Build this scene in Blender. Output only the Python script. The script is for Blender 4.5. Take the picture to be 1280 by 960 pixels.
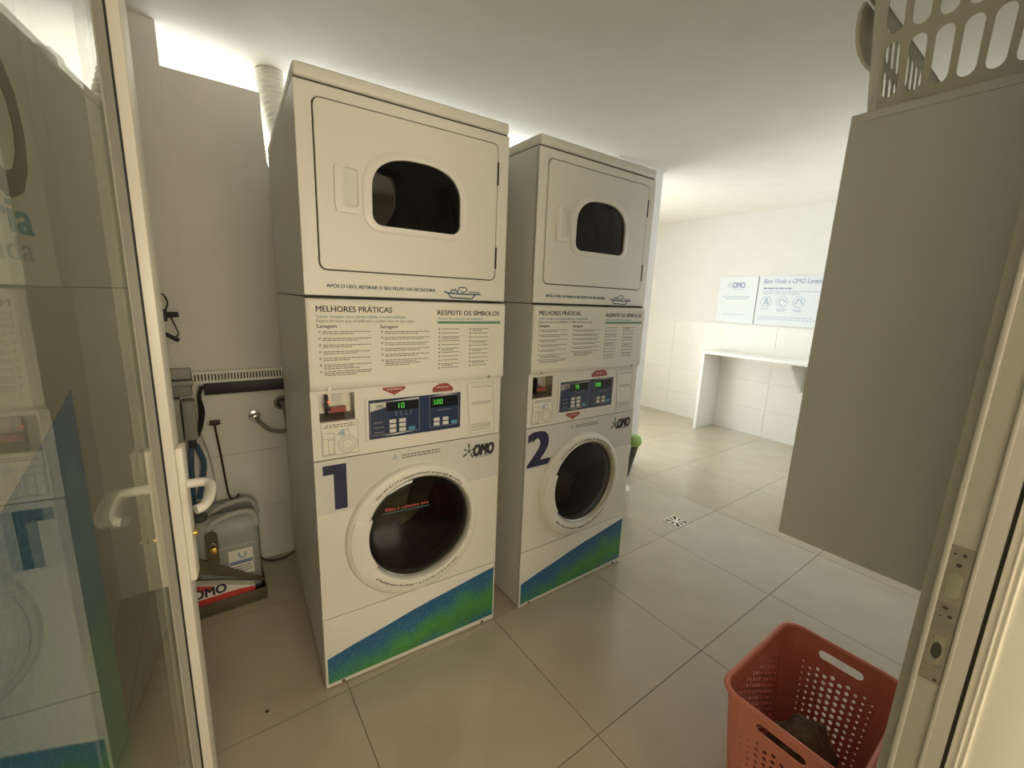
import bpy, bmesh, math, random
from math import sin, cos, pi, radians
from mathutils import Vector, Matrix

for o in list(bpy.data.objects):
    bpy.data.objects.remove(o, do_unlink=True)
SC = bpy.context.scene
COL = SC.collection
random.seed(7)

# ------------------------------------------------------------------ camera
YAW, PITCH, ROLL = 0.6358, -0.1979, 0.0393
fw = Vector((sin(YAW) * cos(PITCH), cos(YAW) * cos(PITCH), sin(PITCH)))
rt0 = Vector((cos(YAW), -sin(YAW), 0))
up0 = rt0.cross(fw)
rt = cos(ROLL) * rt0 + sin(ROLL) * up0
up = -sin(ROLL) * rt0 + cos(ROLL) * up0
cd = bpy.data.cameras.new('camera')
cd.sensor_fit = 'HORIZONTAL'
cd.sensor_width = 36.0
cd.lens = 36.0 * 531.95 / 1280.0
cd.clip_start = 0.01
cam = bpy.data.objects.new('camera', cd)
COL.objects.link(cam)
M = Matrix((rt, up, -fw)).transposed().to_4x4()
M.translation = Vector((-0.2542, -1.379, 1.386))
cam.matrix_world = M
SC.camera = cam

# ------------------------------------------------------------------ world, lights, exposure
w = bpy.data.worlds.new('world')
SC.world = w
w.use_nodes = True
bg = w.node_tree.nodes['Background']
bg.inputs[0].default_value = (0.95, 0.95, 0.965, 1)
bg.inputs[1].default_value = 6.2
SC.view_settings.view_transform = 'Standard'
SC.view_settings.look = 'None'
SC.view_settings.gamma = 1
SC.view_settings.use_curve_mapping = False
SC.view_settings.exposure = 0.14
SC.cycles.max_bounces = 10
SC.cycles.diffuse_bounces = 6
SC.cycles.glossy_bounces = 5
SC.cycles.transparent_max_bounces = 12
SC.cycles.caustics_reflective = False
SC.cycles.caustics_refractive = False
SC.cycles.sample_clamp_indirect = 6
SC.cycles.use_denoising = True

def area(name, loc, rot, sx, sy, power, col, portal=False):
    l = bpy.data.lights.new(name, 'AREA')
    l.shape = 'RECTANGLE'
    l.size, l.size_y = sx, sy
    l.energy = power
    l.color = col
    if portal:
        l.cycles.is_portal = True
    o = bpy.data.objects.new(name, l)
    COL.objects.link(o)
    o.location = loc
    o.rotation_euler = rot
    return o

WX0, WX1, WZ0, WZ1, WY = -0.45, 3.1, 0.12, 2.34, 2.36          # big window behind the partition
area('window_daylight', ((WX0 + WX1) / 2, WY - 0.01, (WZ0 + WZ1) / 2), (-pi / 2, 0, 0), WX1 - WX0, WZ1 - WZ0, 1.0, (1, 1, 1), portal=True)
VX0, VX1, VZ0, VZ1 = 2.95, 4.3, 1.0, 2.15                      # window added out of view in the door wall to brighten the far right
area('added_window_daylight', ((VX0 + VX1) / 2, -1.30, (VZ0 + VZ1) / 2), (pi / 2, 0, 0), VX1 - VX0, VZ1 - VZ0, 1.0, (1, 1, 1), portal=True)
area('corridor_lamp_light', (0.1, -3.40, 1.50), (pi / 2, 0, 0), 1.5, 0.7, 25.0, (1.0, 0.86, 0.63))
sl_ = bpy.data.lights.new('sun', 'SUN')
sl_.energy = 22.0
sl_.angle = 0.02
sl_.color = (1.0, 0.93, 0.82)
sun = bpy.data.objects.new('sun', sl_)
COL.objects.link(sun)
sun.rotation_euler = (radians(-27), 0, 0)      # high sun beyond the facade

# ------------------------------------------------------------------ materials
def mat(name, col, rough=0.5, metal=0.0, bump=0.0, bscale=80.0, var=0.0, vscale=6.0, coat=0.0, spec=None, emit=None, es=0.0, sub=0.0):
    m = bpy.data.materials.new(name)
    m.use_nodes = True
    nt = m.node_tree
    b = nt.nodes['Principled BSDF']
    b.inputs['Base Color'].default_value = (*col, 1)
    b.inputs['Roughness'].default_value = rough
    b.inputs['Metallic'].default_value = metal
    b.inputs['Coat Weight'].default_value = coat
    if spec is not None:
        b.inputs['Specular IOR Level'].default_value = spec
    if emit:
        b.inputs['Emission Color'].default_value = (*emit, 1)
        b.inputs['Emission Strength'].default_value = es
    if sub:
        b.inputs['Subsurface Weight'].default_value = sub
        b.inputs['Subsurface Radius'].default_value = (0.02, 0.01, 0.008)
    tc = nt.nodes.new('ShaderNodeTexCoord')
    if var > 0:
        n = nt.nodes.new('ShaderNodeTexNoise')
        n.inputs['Scale'].default_value = vscale
        n.inputs['Detail'].default_value = 5
        nt.links.new(tc.outputs['Object'], n.inputs['Vector'])
        r = nt.nodes.new('ShaderNodeMapRange')
        r.inputs[1].default_value = 0.3
        r.inputs[2].default_value = 0.7
        r.inputs[3].default_value = 1 - var
        r.inputs[4].default_value = 1 + var
        nt.links.new(n.outputs[0], r.inputs[0])
        mx = nt.nodes.new('ShaderNodeVectorMath')
        mx.operation = 'SCALE'
        mx.inputs[0].default_value = col
        nt.links.new(r.outputs[0], mx.inputs['Scale'])
        nt.links.new(mx.outputs[0], b.inputs['Base Color'])
    if bump > 0:
        n2 = nt.nodes.new('ShaderNodeTexNoise')
        n2.inputs['Scale'].default_value = bscale
        nt.links.new(tc.outputs['Object'], n2.inputs['Vector'])
        bp = nt.nodes.new('ShaderNodeBump')
        bp.inputs['Strength'].default_value = bump
        bp.inputs['Distance'].default_value = 0.002
        nt.links.new(n2.outputs[0], bp.inputs['Height'])
        nt.links.new(bp.outputs[0], b.inputs['Normal'])
    return m

def glass_mat(name, tint, f0=0.04, rough=0.0):
    m = bpy.data.materials.new(name)
    m.use_nodes = True
    nt = m.node_tree
    nt.nodes.clear()
    out = nt.nodes.new('ShaderNodeOutputMaterial')
    tr = nt.nodes.new('ShaderNodeBsdfTransparent')
    tr.inputs[0].default_value = (*tint, 1)
    gl = nt.nodes.new('ShaderNodeBsdfGlossy')
    gl.inputs['Roughness'].default_value = rough
    gl.inputs['Color'].default_value = (1, 1, 1, 1)
    lw = nt.nodes.new('ShaderNodeLayerWeight')
    lw.inputs[0].default_value = 0.5
    pw = nt.nodes.new('ShaderNodeMath')
    pw.operation = 'POWER'
    pw.inputs[1].default_value = 5.0
    nt.links.new(lw.outputs['Facing'], pw.inputs[0])
    mr = nt.nodes.new('ShaderNodeMapRange')
    mr.inputs[3].default_value = f0
    mr.inputs[4].default_value = 1.0
    nt.links.new(pw.outputs[0], mr.inputs[0])
    mx = nt.nodes.new('ShaderNodeMixShader')
    nt.links.new(mr.outputs[0], mx.inputs[0])
    nt.links.new(tr.outputs[0], mx.inputs[1])
    nt.links.new(gl.outputs[0], mx.inputs[2])
    nt.links.new(mx.outputs[0], out.inputs[0])
    return m

def wave_mat(name, a, b, c, vs=58.0):
    """blue upper edge running into green with doodle lines; a + b*x + c*z is the distance below the upper edge"""
    m = bpy.data.materials.new(name)
    m.use_nodes = True
    nt = m.node_tree
    p = nt.nodes['Principled BSDF']
    p.inputs['Roughness'].default_value = 0.4
    tc = nt.nodes.new('ShaderNodeTexCoord')
    dot = nt.nodes.new('ShaderNodeVectorMath')
    dot.operation = 'DOT_PRODUCT'
    dot.inputs[1].default_value = (b, 0, c)
    nt.links.new(tc.outputs['Object'], dot.inputs[0])
    ns = nt.nodes.new('ShaderNodeTexNoise')
    ns.inputs['Scale'].default_value = 9
    ns.inputs['Detail'].default_value = 4
    nt.links.new(tc.outputs['Object'], ns.inputs['Vector'])
    ad = nt.nodes.new('ShaderNodeMath')
    ad.operation = 'MULTIPLY_ADD'
    nt.links.new(ns.outputs[0], ad.inputs[0])
    ad.inputs[1].default_value = 0.22
    ad.inputs[2].default_value = a - 0.11
    sm = nt.nodes.new('ShaderNodeMath')
    sm.operation = 'ADD'
    nt.links.new(dot.outputs['Value'], sm.inputs[0])
    nt.links.new(ad.outputs[0], sm.inputs[1])
    rp = nt.nodes.new('ShaderNodeValToRGB')
    nt.links.new(sm.outputs[0], rp.inputs[0])
    e = rp.color_ramp.elements
    e[0].position, e[0].color = 0.0, (0.015, 0.11, 0.27, 1)
    e[1].position, e[1].color = 0.30, (0.02, 0.10, 0.24, 1)
    for pos, colr in ((0.045, (0.02, 0.14, 0.27, 1)), (0.085, (0.04, 0.21, 0.14, 1)), (0.125, (0.06, 0.27, 0.05, 1)), (0.165, (0.05, 0.22, 0.06, 1)), (0.21, (0.02, 0.15, 0.19, 1))):
        q = e.new(pos)
        q.color = colr
    vo = nt.nodes.new('ShaderNodeTexVoronoi')
    vo.feature = 'DISTANCE_TO_EDGE'
    vo.inputs['Scale'].default_value = vs
    nt.links.new(tc.outputs['Object'], vo.inputs['Vector'])
    lr = nt.nodes.new('ShaderNodeMapRange')
    lr.inputs[1].default_value = 0.0
    lr.inputs[2].default_value = 0.09
    lr.inputs[3].default_value = 0.16
    lr.inputs[4].default_value = 0.0
    nt.links.new(vo.outputs['Distance'], lr.inputs[0])
    mix = nt.nodes.new('ShaderNodeMixRGB')
    nt.links.new(lr.outputs[0], mix.inputs[0])
    nt.links.new(rp.outputs[0], mix.inputs[1])
    mix.inputs[2].default_value = (0.35, 0.55, 0.5, 1)
    nt.links.new(mix.outputs[0], p.inputs['Base Color'])
    return m

MT = dict(
    wall=mat('wall_paint', (0.74, 0.715, 0.66), 0.75, bump=0.08, bscale=120, var=0.02),
    farwall=mat('far_wall_paint', (0.735, 0.725, 0.705), 0.6, bump=0.06, bscale=120, var=0.015),
    ceil=mat('ceiling_paint', (0.84, 0.815, 0.765), 0.85, bump=0.05, bscale=90, var=0.02),
    grout=mat('grout', (0.17, 0.145, 0.105), 0.9, var=0.1, vscale=30),
    tile=mat('porcelain_tile', (0.50, 0.435, 0.335), 0.20, spec=0.6, coat=0.25, var=0.05, vscale=5, bump=0.02, bscale=40),
    wtile=mat('wall_tile', (0.78, 0.765, 0.72), 0.22, var=0.015),
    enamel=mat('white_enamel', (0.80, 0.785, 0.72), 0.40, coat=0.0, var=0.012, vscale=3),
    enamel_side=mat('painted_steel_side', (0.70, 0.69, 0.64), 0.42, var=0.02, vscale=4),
    plastic=mat('white_plastic', (0.82, 0.80, 0.74), 0.32),
    gap=mat('dark_gap', (0.05, 0.045, 0.035), 0.8),
    paper=mat('paper_sheet', (0.83, 0.81, 0.73), 0.55, var=0.01),
    vinyl=mat('vinyl_sheet', (0.69, 0.68, 0.645), 0.42),
    ink=mat('black_ink', (0.03, 0.028, 0.035), 0.6),
    grey_ink=mat('grey_ink', (0.20, 0.19, 0.18), 0.7),
    pale_ink=mat('pale_ink', (0.36, 0.35, 0.33), 0.7),
    navy=mat('navy_print', (0.022, 0.025, 0.075), 0.5),
    blue_ink=mat('blue_ink', (0.03, 0.09, 0.15), 0.6),
    teal_ink=mat('teal_ink', (0.10, 0.28, 0.32), 0.6),
    green_ink=mat('green_bar_print', (0.14, 0.30, 0.20), 0.6),
    leaf=mat('green_splash_print', (0.04, 0.12, 0.04), 0.5),
    navyp=mat('display_panel_blue', (0.03, 0.05, 0.12), 0.18, coat=0.4),
    navyd=mat('display_window_black', (0.012, 0.015, 0.022), 0.1),
    led=mat('green_led', (0.02, 0.2, 0.02), 0.4, emit=(0.16, 1.0, 0.08), es=0.8),
    redled=mat('red_led', (0.3, 0.02, 0.01), 0.4, emit=(1.0, 0.12, 0.05), es=1.2),
    btn=mat('button_white', (0.72, 0.72, 0.68), 0.4),
    bbtn=mat('button_blue', (0.08, 0.32, 0.50), 0.4),
    red=mat('red_sticker', (0.36, 0.075, 0.05), 0.5),
    redp=mat('red_print', (0.55, 0.05, 0.04), 0.5),
    worn=mat('worn_steel', (0.27, 0.255, 0.215), 0.5, metal=0.5, var=0.15, vscale=60),
    steel=mat('brushed_steel', (0.55, 0.53, 0.48), 0.35, metal=0.9, var=0.06, vscale=40),
    dsteel=mat('drum_steel', (0.30, 0.29, 0.26), 0.38, metal=0.85, var=0.1, vscale=12),
    rubber=mat('black_rubber', (0.02, 0.02, 0.02), 0.6),
    alu=mat('white_aluminium', (0.80, 0.775, 0.68), 0.35, var=0.01),
    jamb=mat('grey_white_frame', (0.44, 0.435, 0.395), 0.42, var=0.03, vscale=9),
    casing=mat('cream_casing', (0.90, 0.88, 0.80), 0.5, var=0.01),
    cab=mat('grey_laminate', (0.66, 0.67, 0.675), 0.5, var=0.015, bump=0.03, bscale=300),
    wbasket=mat('white_basket_plastic', (0.62, 0.60, 0.54), 0.45, sub=0.05),
    pink=mat('coral_pink_plastic', (0.80, 0.28, 0.215), 0.42, sub=0.08),
    cloth=mat('brown_cloth', (0.12, 0.085, 0.06), 0.95, var=0.55, vscale=40, bump=0.6, bscale=120),
    laundry=mat('pale_laundry', (0.60, 0.58, 0.54), 0.9, var=0.15, vscale=20),
    duct=mat('foil_duct', (0.66, 0.64, 0.58), 0.45, metal=0.1, var=0.05, vscale=30),
    bench=mat('white_laminate', (0.86, 0.855, 0.83), 0.35),
    greyplast=mat('grey_plastic', (0.30, 0.30, 0.27), 0.5, var=0.05),
    greybox=mat('grey_box_plastic', (0.36, 0.355, 0.32), 0.5, var=0.04),
    black=mat('black_plastic', (0.018, 0.016, 0.016), 0.5),
    brownplug=mat('dark_brown_cord', (0.045, 0.025, 0.022), 0.5),
    bluehose=mat('blue_hose', (0.035, 0.09, 0.16), 0.35),
    clear=mat('pale_tube', (0.45, 0.44, 0.36), 0.4),
    hose=mat('grey_hose', (0.22, 0.205, 0.17), 0.45),
    chrome=mat('chrome', (0.65, 0.62, 0.56), 0.2, metal=0.95),
    jug=mat('grey_jug_plastic', (0.37, 0.385, 0.37), 0.45, var=0.04, vscale=9, sub=0.05),
    jugh=mat('pale_jug_handle', (0.50, 0.50, 0.46), 0.45),
    brown=mat('brown_metal', (0.13, 0.108, 0.065), 0.5, metal=0.3, var=0.06, vscale=20),
    brass=mat('brass', (0.75, 0.50, 0.14), 0.25, metal=0.95),
    lime=mat('lime_green_plastic', (0.34, 0.52, 0.15), 0.5),
    dgrey=mat('dark_grey_plastic', (0.09, 0.10, 0.09), 0.5),
    pblue=mat('poster_blue', (0.20, 0.25, 0.46), 0.6),  # both poster inks are lightened in colour for glare on the far wall
    pblue2=mat('poster_pale_blue', (0.42, 0.50, 0.64), 0.6),
    poster=mat('poster_sheet', (0.70, 0.735, 0.775), 0.4),
    oposter=mat('door_poster', (0.52, 0.52, 0.49), 0.5),
    dkgrey=mat('dark_grey_print', (0.035, 0.035, 0.035), 0.5),
    oblue=mat('sea_blue_print', (0.05, 0.23, 0.34), 0.5),
    ogrey=mat('grey_blue_print', (0.25, 0.31, 0.33), 0.5),
    lamp=mat('lamp_diffuser', (0.9, 0.9, 0.85), 0.5, emit=(1.0, 0.88, 0.66), es=3.0),
    pane=glass_mat('door_glass', (0.90, 0.92, 0.88)),
    wpane=glass_mat('window_glass', (0.93, 0.96, 0.95)),
    dark=glass_mat('tinted_glass', (0.19, 0.18, 0.145)),
    dark2=glass_mat('smoked_glass', (0.10, 0.095, 0.08)),
)

# ------------------------------------------------------------------ mesh helpers
OFF = [Vector((0, 0, 0))]

def link(name, me, m, parent=None, smooth=False):
    o = bpy.data.objects.new(name, me)
    COL.objects.link(o)
    if m is not None:
        me.materials.clear()
        me.materials.append(MT[m] if isinstance(m, str) else m)
    if smooth:
        for p in me.polygons:
            p.use_smooth = True
    if parent is not None:
        o.parent = parent
    return o

class MB:
    def __init__(s):
        s.v = []
        s.f = []
    def add(s, vs, fs):
        n = len(s.v)
        s.v += [Vector(q) for q in vs]
        s.f += [tuple(i + n for i in f) for f in fs]
        return s
    def box(s, x0, x1, y0, y1, z0, z1):
        return s.add([(x0, y0, z0), (x1, y0, z0), (x1, y1, z0), (x0, y1, z0), (x0, y0, z1), (x1, y0, z1), (x1, y1, z1), (x0, y1, z1)],
                     [(0, 3, 2, 1), (4, 5, 6, 7), (0, 1, 5, 4), (1, 2, 6, 5), (2, 3, 7, 6), (3, 0, 4, 7)])
    def prism(s, pts, y0, y1):
        """outline in xz (counter-clockwise seen from -y), extruded from y0 (front) to y1"""
        n = len(pts)
        vs = [(p[0], y0, p[1]) for p in pts] + [(p[0], y1, p[1]) for p in pts]
        fs = [tuple(range(n)), tuple(range(2 * n - 1, n - 1, -1))]
        fs += [(i, i + n, (i + 1) % n + n, (i + 1) % n) for i in range(n)]
        return s.add(vs, fs)
    def prismx(s, pts, x0, x1):
        """outline in yz extruded along x"""
        n = len(pts)
        vs = [(x0, p[0], p[1]) for p in pts] + [(x1, p[0], p[1]) for p in pts]
        fs = [tuple(range(n)), tuple(range(2 * n - 1, n - 1, -1))]
        fs += [(i, i + n, (i + 1) % n + n, (i + 1) % n) for i in range(n)]
        return s.add(vs, fs)
    def prismz(s, pts, z0, z1):
        n = len(pts)
        vs = [(p[0], p[1], z0) for p in pts] + [(p[0], p[1], z1) for p in pts]
        fs = [tuple(range(n - 1, -1, -1)), tuple(range(n, 2 * n))]
        fs += [(i, (i + 1) % n, (i + 1) % n + n, i + n) for i in range(n)]
        return s.add(vs, fs)
    def loft(s, loops, closed=False, cap0=False, cap1=False):
        n = len(loops[0])
        vs = [q for l in loops for q in l]
        fs = []
        k = len(loops)
        for j in range(k if closed else k - 1):
            a, b = j * n, ((j + 1) % k) * n
            fs += [(a + i, a + (i + 1) % n, b + (i + 1) % n, b + i) for i in range(n)]
        if cap0:
            fs.append(tuple(range(n - 1, -1, -1)))
        if cap1:
            fs.append(tuple(range((k - 1) * n, k * n)))
        return s.add(vs, fs)
    def tube(s, pts, r, n=8, rs=None):
        pts = [Vector(p) for p in pts]
        loops = []
        prev = None
        for i, p in enumerate(pts):
            a = pts[max(0, i - 1)]
            b = pts[min(len(pts) - 1, i + 1)]
            t = (b - a).normalized()
            if prev is None:
                u = t.orthogonal().normalized()
            else:
                u = (prev - t * prev.dot(t)).normalized()
            prev = u
            v = t.cross(u)
            rr = rs[i] if rs else r
            loops.append([p + (u * cos(2 * pi * k / n) + v * sin(2 * pi * k / n)) * rr for k in range(n)])
        return s.loft(loops, cap0=True, cap1=True)
    def mesh(s, name):
        me = bpy.data.meshes.new(name)
        me.from_pydata([tuple(q - OFF[0]) for q in s.v], [], s.f)
        me.update()
        bm = bmesh.new()
        bm.from_mesh(me)
        bmesh.ops.recalc_face_normals(bm, faces=bm.faces)
        bm.to_mesh(me)
        bm.free()
        return me
    def build(s, name, m, parent=None, bevel=0.0, seg=2, smooth=False, angle=40):
        me = s.mesh(name)
        if bevel > 0:
            bm = bmesh.new()
            bm.from_mesh(me)
            ed = [e for e in bm.edges if len(e.link_faces) == 2 and e.calc_face_angle(0) > radians(angle)]
            bmesh.ops.bevel(bm, geom=ed, offset=bevel, segments=seg, profile=0.5, affect='EDGES', clamp_overlap=True)
            bm.to_mesh(me)
            bm.free()
        o = link(name, me, m, parent)
        if smooth or bevel > 0:
            for p in me.polygons:
                p.use_smooth = True
            try:
                me.set_sharp_from_angle(angle=radians(35))
            except Exception:
                pass
        return o

def spline(pts, n=8):
    P = [Vector(p) for p in pts]
    out = []
    for i in range(len(P) - 1):
        p0, p1, p2, p3 = P[max(0, i - 1)], P[i], P[i + 1], P[min(len(P) - 1, i + 2)]
        for k in range(n):
            t = k / n
            out.append(0.5 * ((2 * p1) + (p2 - p0) * t + (2 * p0 - 5 * p1 + 4 * p2 - p3) * t * t + (3 * p1 - p0 - 3 * p2 + p3) * t ** 3))
    out.append(P[-1])
    return out

def empty(name, loc=(0, 0, 0), rz=0.0):
    o = bpy.data.objects.new(name, None)
    o.empty_display_size = 0.1
    COL.objects.link(o)
    o.location = loc
    o.rotation_euler = (0, 0, rz)
    return o

def tag(o, label=None, cat=None, group=None, kind=None):
    if label: o['label'] = label
    if cat: o['category'] = cat
    if group: o['group'] = group
    if kind: o['kind'] = kind
    return o

def rrect(x0, x1, z0, z1, r, n=6):
    out = []
    for cx, cz, a0 in ((x1 - r, z0 + r, -pi / 2), (x1 - r, z1 - r, 0), (x0 + r, z1 - r, pi / 2), (x0 + r, z0 + r, pi)):
        for k in range(n + 1):
            a = a0 + k * pi / 2 / n
            out.append((cx + r * cos(a), cz + r * sin(a)))
    return out

def circle(cx, cz, r, n=64):
    return [(cx + r * cos(2 * pi * k / n), cz + r * sin(2 * pi * k / n)) for k in range(n)]

def radial(poly, c, angs):
    """points where rays from c at the angles leave a star-shaped outline"""
    out = []
    n = len(poly)
    for a in angs:
        dx, dz = cos(a), sin(a)
        best = None
        for i in range(n):
            x1, z1 = poly[i][0] - c[0], poly[i][1] - c[1]
            x2, z2 = poly[(i + 1) % n][0] - c[0], poly[(i + 1) % n][1] - c[1]
            ex, ez = x2 - x1, z2 - z1
            den = dx * ez - dz * ex
            if abs(den) < 1e-12:
                continue
            t = (x1 * ez - z1 * ex) / den
            u = (x1 * dz - z1 * dx) / den
            if t > 0 and -1e-6 <= u <= 1 + 1e-6 and (best is None or t > best):
                best = t
        out.append((c[0] + dx * best, c[1] + dz * best))
    return out

def angles(polys, c, n=48):
    s = [2 * pi * k / n for k in range(n)]
    for p in polys:
        for q in p:
            s.append(math.atan2(q[1] - c[1], q[0] - c[0]) % (2 * pi))
    s = sorted(s)
    out = [s[0]]
    for a in s[1:]:
        if a - out[-1] > 1e-3:
            out.append(a)
    return out

def holed(mb, outer, inner, y0, y1, c=None):
    """plate between two outlines, front at y0, back at y1"""
    if c is None:
        c = (sum(p[0] for p in inner) / len(inner), sum(p[1] for p in inner) / len(inner))
    an = angles([outer, inner], c)
    A, B = radial(outer, c, an), radial(inner, c, an)
    L = lambda P, y: [(p[0], y, p[1]) for p in P]
    return mb.loft([L(A, y0), L(B, y0), L(B, y1), L(A, y1)], closed=True)

def rect(x0, x1, z0, z1):
    return [(x0, z0), (x1, z0), (x1, z1), (x0, z1)]

def textmesh(s, size, bold=0.0, align='LEFT', ext=0.0003, xs=1.0):
    cu = bpy.data.curves.new('text', 'FONT')
    cu.body = s
    cu.size = size
    cu.align_x = align
    cu.offset = bold
    cu.extrude = ext
    cu.resolution_u = 3
    o = bpy.data.objects.new('text', cu)
    COL.objects.link(o)
    bpy.context.view_layer.update()
    me = bpy.data.meshes.new_from_object(o.evaluated_get(bpy.context.evaluated_depsgraph_get()))
    bpy.data.objects.remove(o, do_unlink=True)
    return me

def text(name, s, x, z, y, m, parent, height=None, width=None, size=None, bold=0.0, align='LEFT', mat4=None, slant=0.0):
    """lettering on a plane facing -y; the lower left of the text at x, z; scaled to a width and capital height"""
    me = textmesh(s, 1.0, 0.0, align)
    xs = [v.co.x for v in me.vertices]
    zs = [v.co.y for v in me.vertices]
    x0, x1, z0, z1 = min(xs), max(xs), 0.0, max(zs)
    kz = (height / z1) if height else size
    kx = (width / (x1 - x0)) if width else kz
    vs, fs = [], []
    sh = [(0, 0)] if bold <= 0 else [(0, 0), (bold, bold * 0.4), (-bold, bold * 0.4), (bold, -bold * 0.4), (-bold, -bold * 0.4)]
    for i, (ox, oz) in enumerate(sh):
        n = len(vs)
        for v in me.vertices:
            px = (v.co.x + ox - (x0 if width else 0)) * kx
            pz = (v.co.y + oz) * kz
            vs.append(Vector((x + px + slant * pz, y - v.co.z - 0.00002 * i, z + pz)) - OFF[0])
        fs += [tuple(k + n for k in p.vertices) for p in me.polygons]
    me = bpy.data.meshes.new(name)
    me.from_pydata([tuple(v) for v in vs], [], fs)
    me.update()
    return link(name, me, m, parent)

def dashes(mb, x0, x1, z, h, y, seed=0, wmin=0.006, wmax=0.02, gap=0.0025):
    """one line of small print: word-length strips"""
    rnd = random.Random(seed * 977 + int(z * 10000))
    x = x0
    while x < x1 - 0.003:
        l = min(rnd.uniform(wmin, wmax), x1 - x)
        mb.box(x, x + l, y - 0.0002, y + 0.0003, z, z + h)
        x += l + gap
    return mb

def frame2d(mb, x0, x1, z0, z1, t, y, d=0.0004):
    mb.box(x0, x1, y - d, y + d, z0, z0 + t)
    mb.box(x0, x1, y - d, y + d, z1 - t, z1)
    mb.box(x0, x0 + t, y - d, y + d, z0 + t, z1 - t)
    mb.box(x1 - t, x1, y - d, y + d, z0 + t, z1 - t)
    return mb

def splash(mb, cx, cz, r, y):
    """the green splash with curved arms beside the lettering"""
    for k, a in enumerate((20, 95, 155, 215, 300)):
        a = radians(a)
        l = r * (1.0 if k in (1, 3, 4) else 0.8)
        dx, dz = cos(a), sin(a)
        pts = []
        for s, wd in ((0.0, 0.08), (0.45, 0.07), (0.75, 0.13), (1.0, 0.11), (1.08, 0.0)):
            pts.append((s, wd))
        left = [(cx + dx * s * l - dz * wd * l, cz + dz * s * l + dx * wd * l) for s, wd in pts]
        right = [(cx + dx * s * l + dz * wd * l, cz + dz * s * l - dx * wd * l) for s, wd in pts[:-1]]
        mb.prism(right + left[::-1], y - 0.0004 - 0.00002 * k, y + 0.0004)
    return mb

# ------------------------------------------------------------------ the room
CEIL = 2.385
XL, XR = -0.64, 4.63          # left and far walls
YF, YB = -1.29, 2.40          # door wall (room face), facade
JX, HX = 0.56, -0.445         # right jamb face, hinge side jamb face

fl = tag(MB().box(XL - 0.1, XR + 0.1, -1.46, YB + 0.1, -0.12, -0.002).box(XL - 0.1, 1.8, -3.6, -1.46, -0.12, -0.002).build('floor', 'grout'), kind='structure')
TP, TX0, TY0 = 0.6155, 0.6835, -0.655
full = None
ix = -3
for ix in range(-3, 8):
    for iy in range(-6, 6):
        x0, x1 = TX0 + ix * TP + 0.0014, TX0 + (ix + 1) * TP - 0.0014
        y0, y1 = TY0 + iy * TP + 0.0014, TY0 + (iy + 1) * TP - 0.0014
        x0c, x1c, y0c, y1c = max(x0, XL), min(x1, XR), max(y0, -3.5), min(y1, YB)
        if y1c < -1.4:
            x1c = min(x1c, 1.8)
        if x1c - x0c < 0.02 or y1c - y0c < 0.02:
            continue
        if (x0, x1, y0, y1) == (x0c, x1c, y0c, y1c):
            if full is None:
                full = MB().box(0, x1 - x0, 0, y1 - y0, -0.008, 0).mesh('tile')
                full.materials.append(MT['tile'])
            t = bpy.data.objects.new('tile', full)
            COL.objects.link(t)
            t.parent = fl
            t.location = (x0, y0, 0)
        else:
            t = MB().box(x0c, x1c, y0c, y1c, -0.008, 0).build('tile', 'tile', fl)

tag(MB().box(XL - 0.1, XR + 0.1, -1.46, YB + 0.1, CEIL, CEIL + 0.12).box(XL - 0.1, 1.8, -3.6, -1.46, CEIL, CEIL + 0.12).build('ceiling', 'ceil'), kind='structure')
tag(MB().box(XL - 0.12, XL, -3.6, YB, 0, CEIL).build('wall_left', 'wall'), kind='structure')
wf = tag(MB().box(XR, XR + 0.12, -1.46, YB, 0, CEIL).build('wall_right', 'farwall'), kind='structure')
# tiled dado on the far wall
for r in range(4):
    for c in range(7):
        y0, y1 = max(-1.29, YB - (c + 1) * 0.6 + 0.001), YB - c * 0.6 - 0.001
        if y1 - y0 > 0.03:
            MB().box(XR - 0.006, XR, y0, y1, r * 0.3 + 0.001, (r + 1) * 0.3 - 0.001).build('tile', 'wtile', wf)

# partition behind the machines: lower than the ceiling, with a notch where the duct passes
PY = 0.985
pts = [(-0.295, 0), (2.28, 0), (2.28, 2.232), (0.275, 2.232), (0.272, 1.93), (0.25, 1.895), (0.10, 1.885), (0.072, 1.90), (0.056, 1.96), (0.05, 2.08), (0.046, 2.232), (-0.295, 2.232)]
wb = tag(MB().prism(pts, PY, PY + 0.10).build('wall_back', 'wall'), kind='structure')
for r in range(3):
    for c in range(5):
        x0, x1 = -0.295 + c * 0.6 + 0.001, min(2.28, -0.295 + (c + 1) * 0.6 - 0.001)
        if x1 - x0 > 0.03:
            MB().box(x0, x1, PY - 0.006, PY, r * 0.298 + 0.001, (r + 1) * 0.298 - 0.001).build('tile', 'wtile', wb)
tag(MB().box(XL, -0.295, PY - 0.01, PY + 0.16, 0, CEIL).build('wall_column_left', 'wall'), kind='structure')
wc = tag(MB().box(2.28, 2.715, 0.80, 1.12, 0, CEIL).build('wall_column_right', 'farwall'), kind='structure')
MB().box(2.20, 2.73, 0.795, 0.80, CEIL - 0.012, CEIL).build('ceiling_bead', 'farwall', wc)

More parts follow.
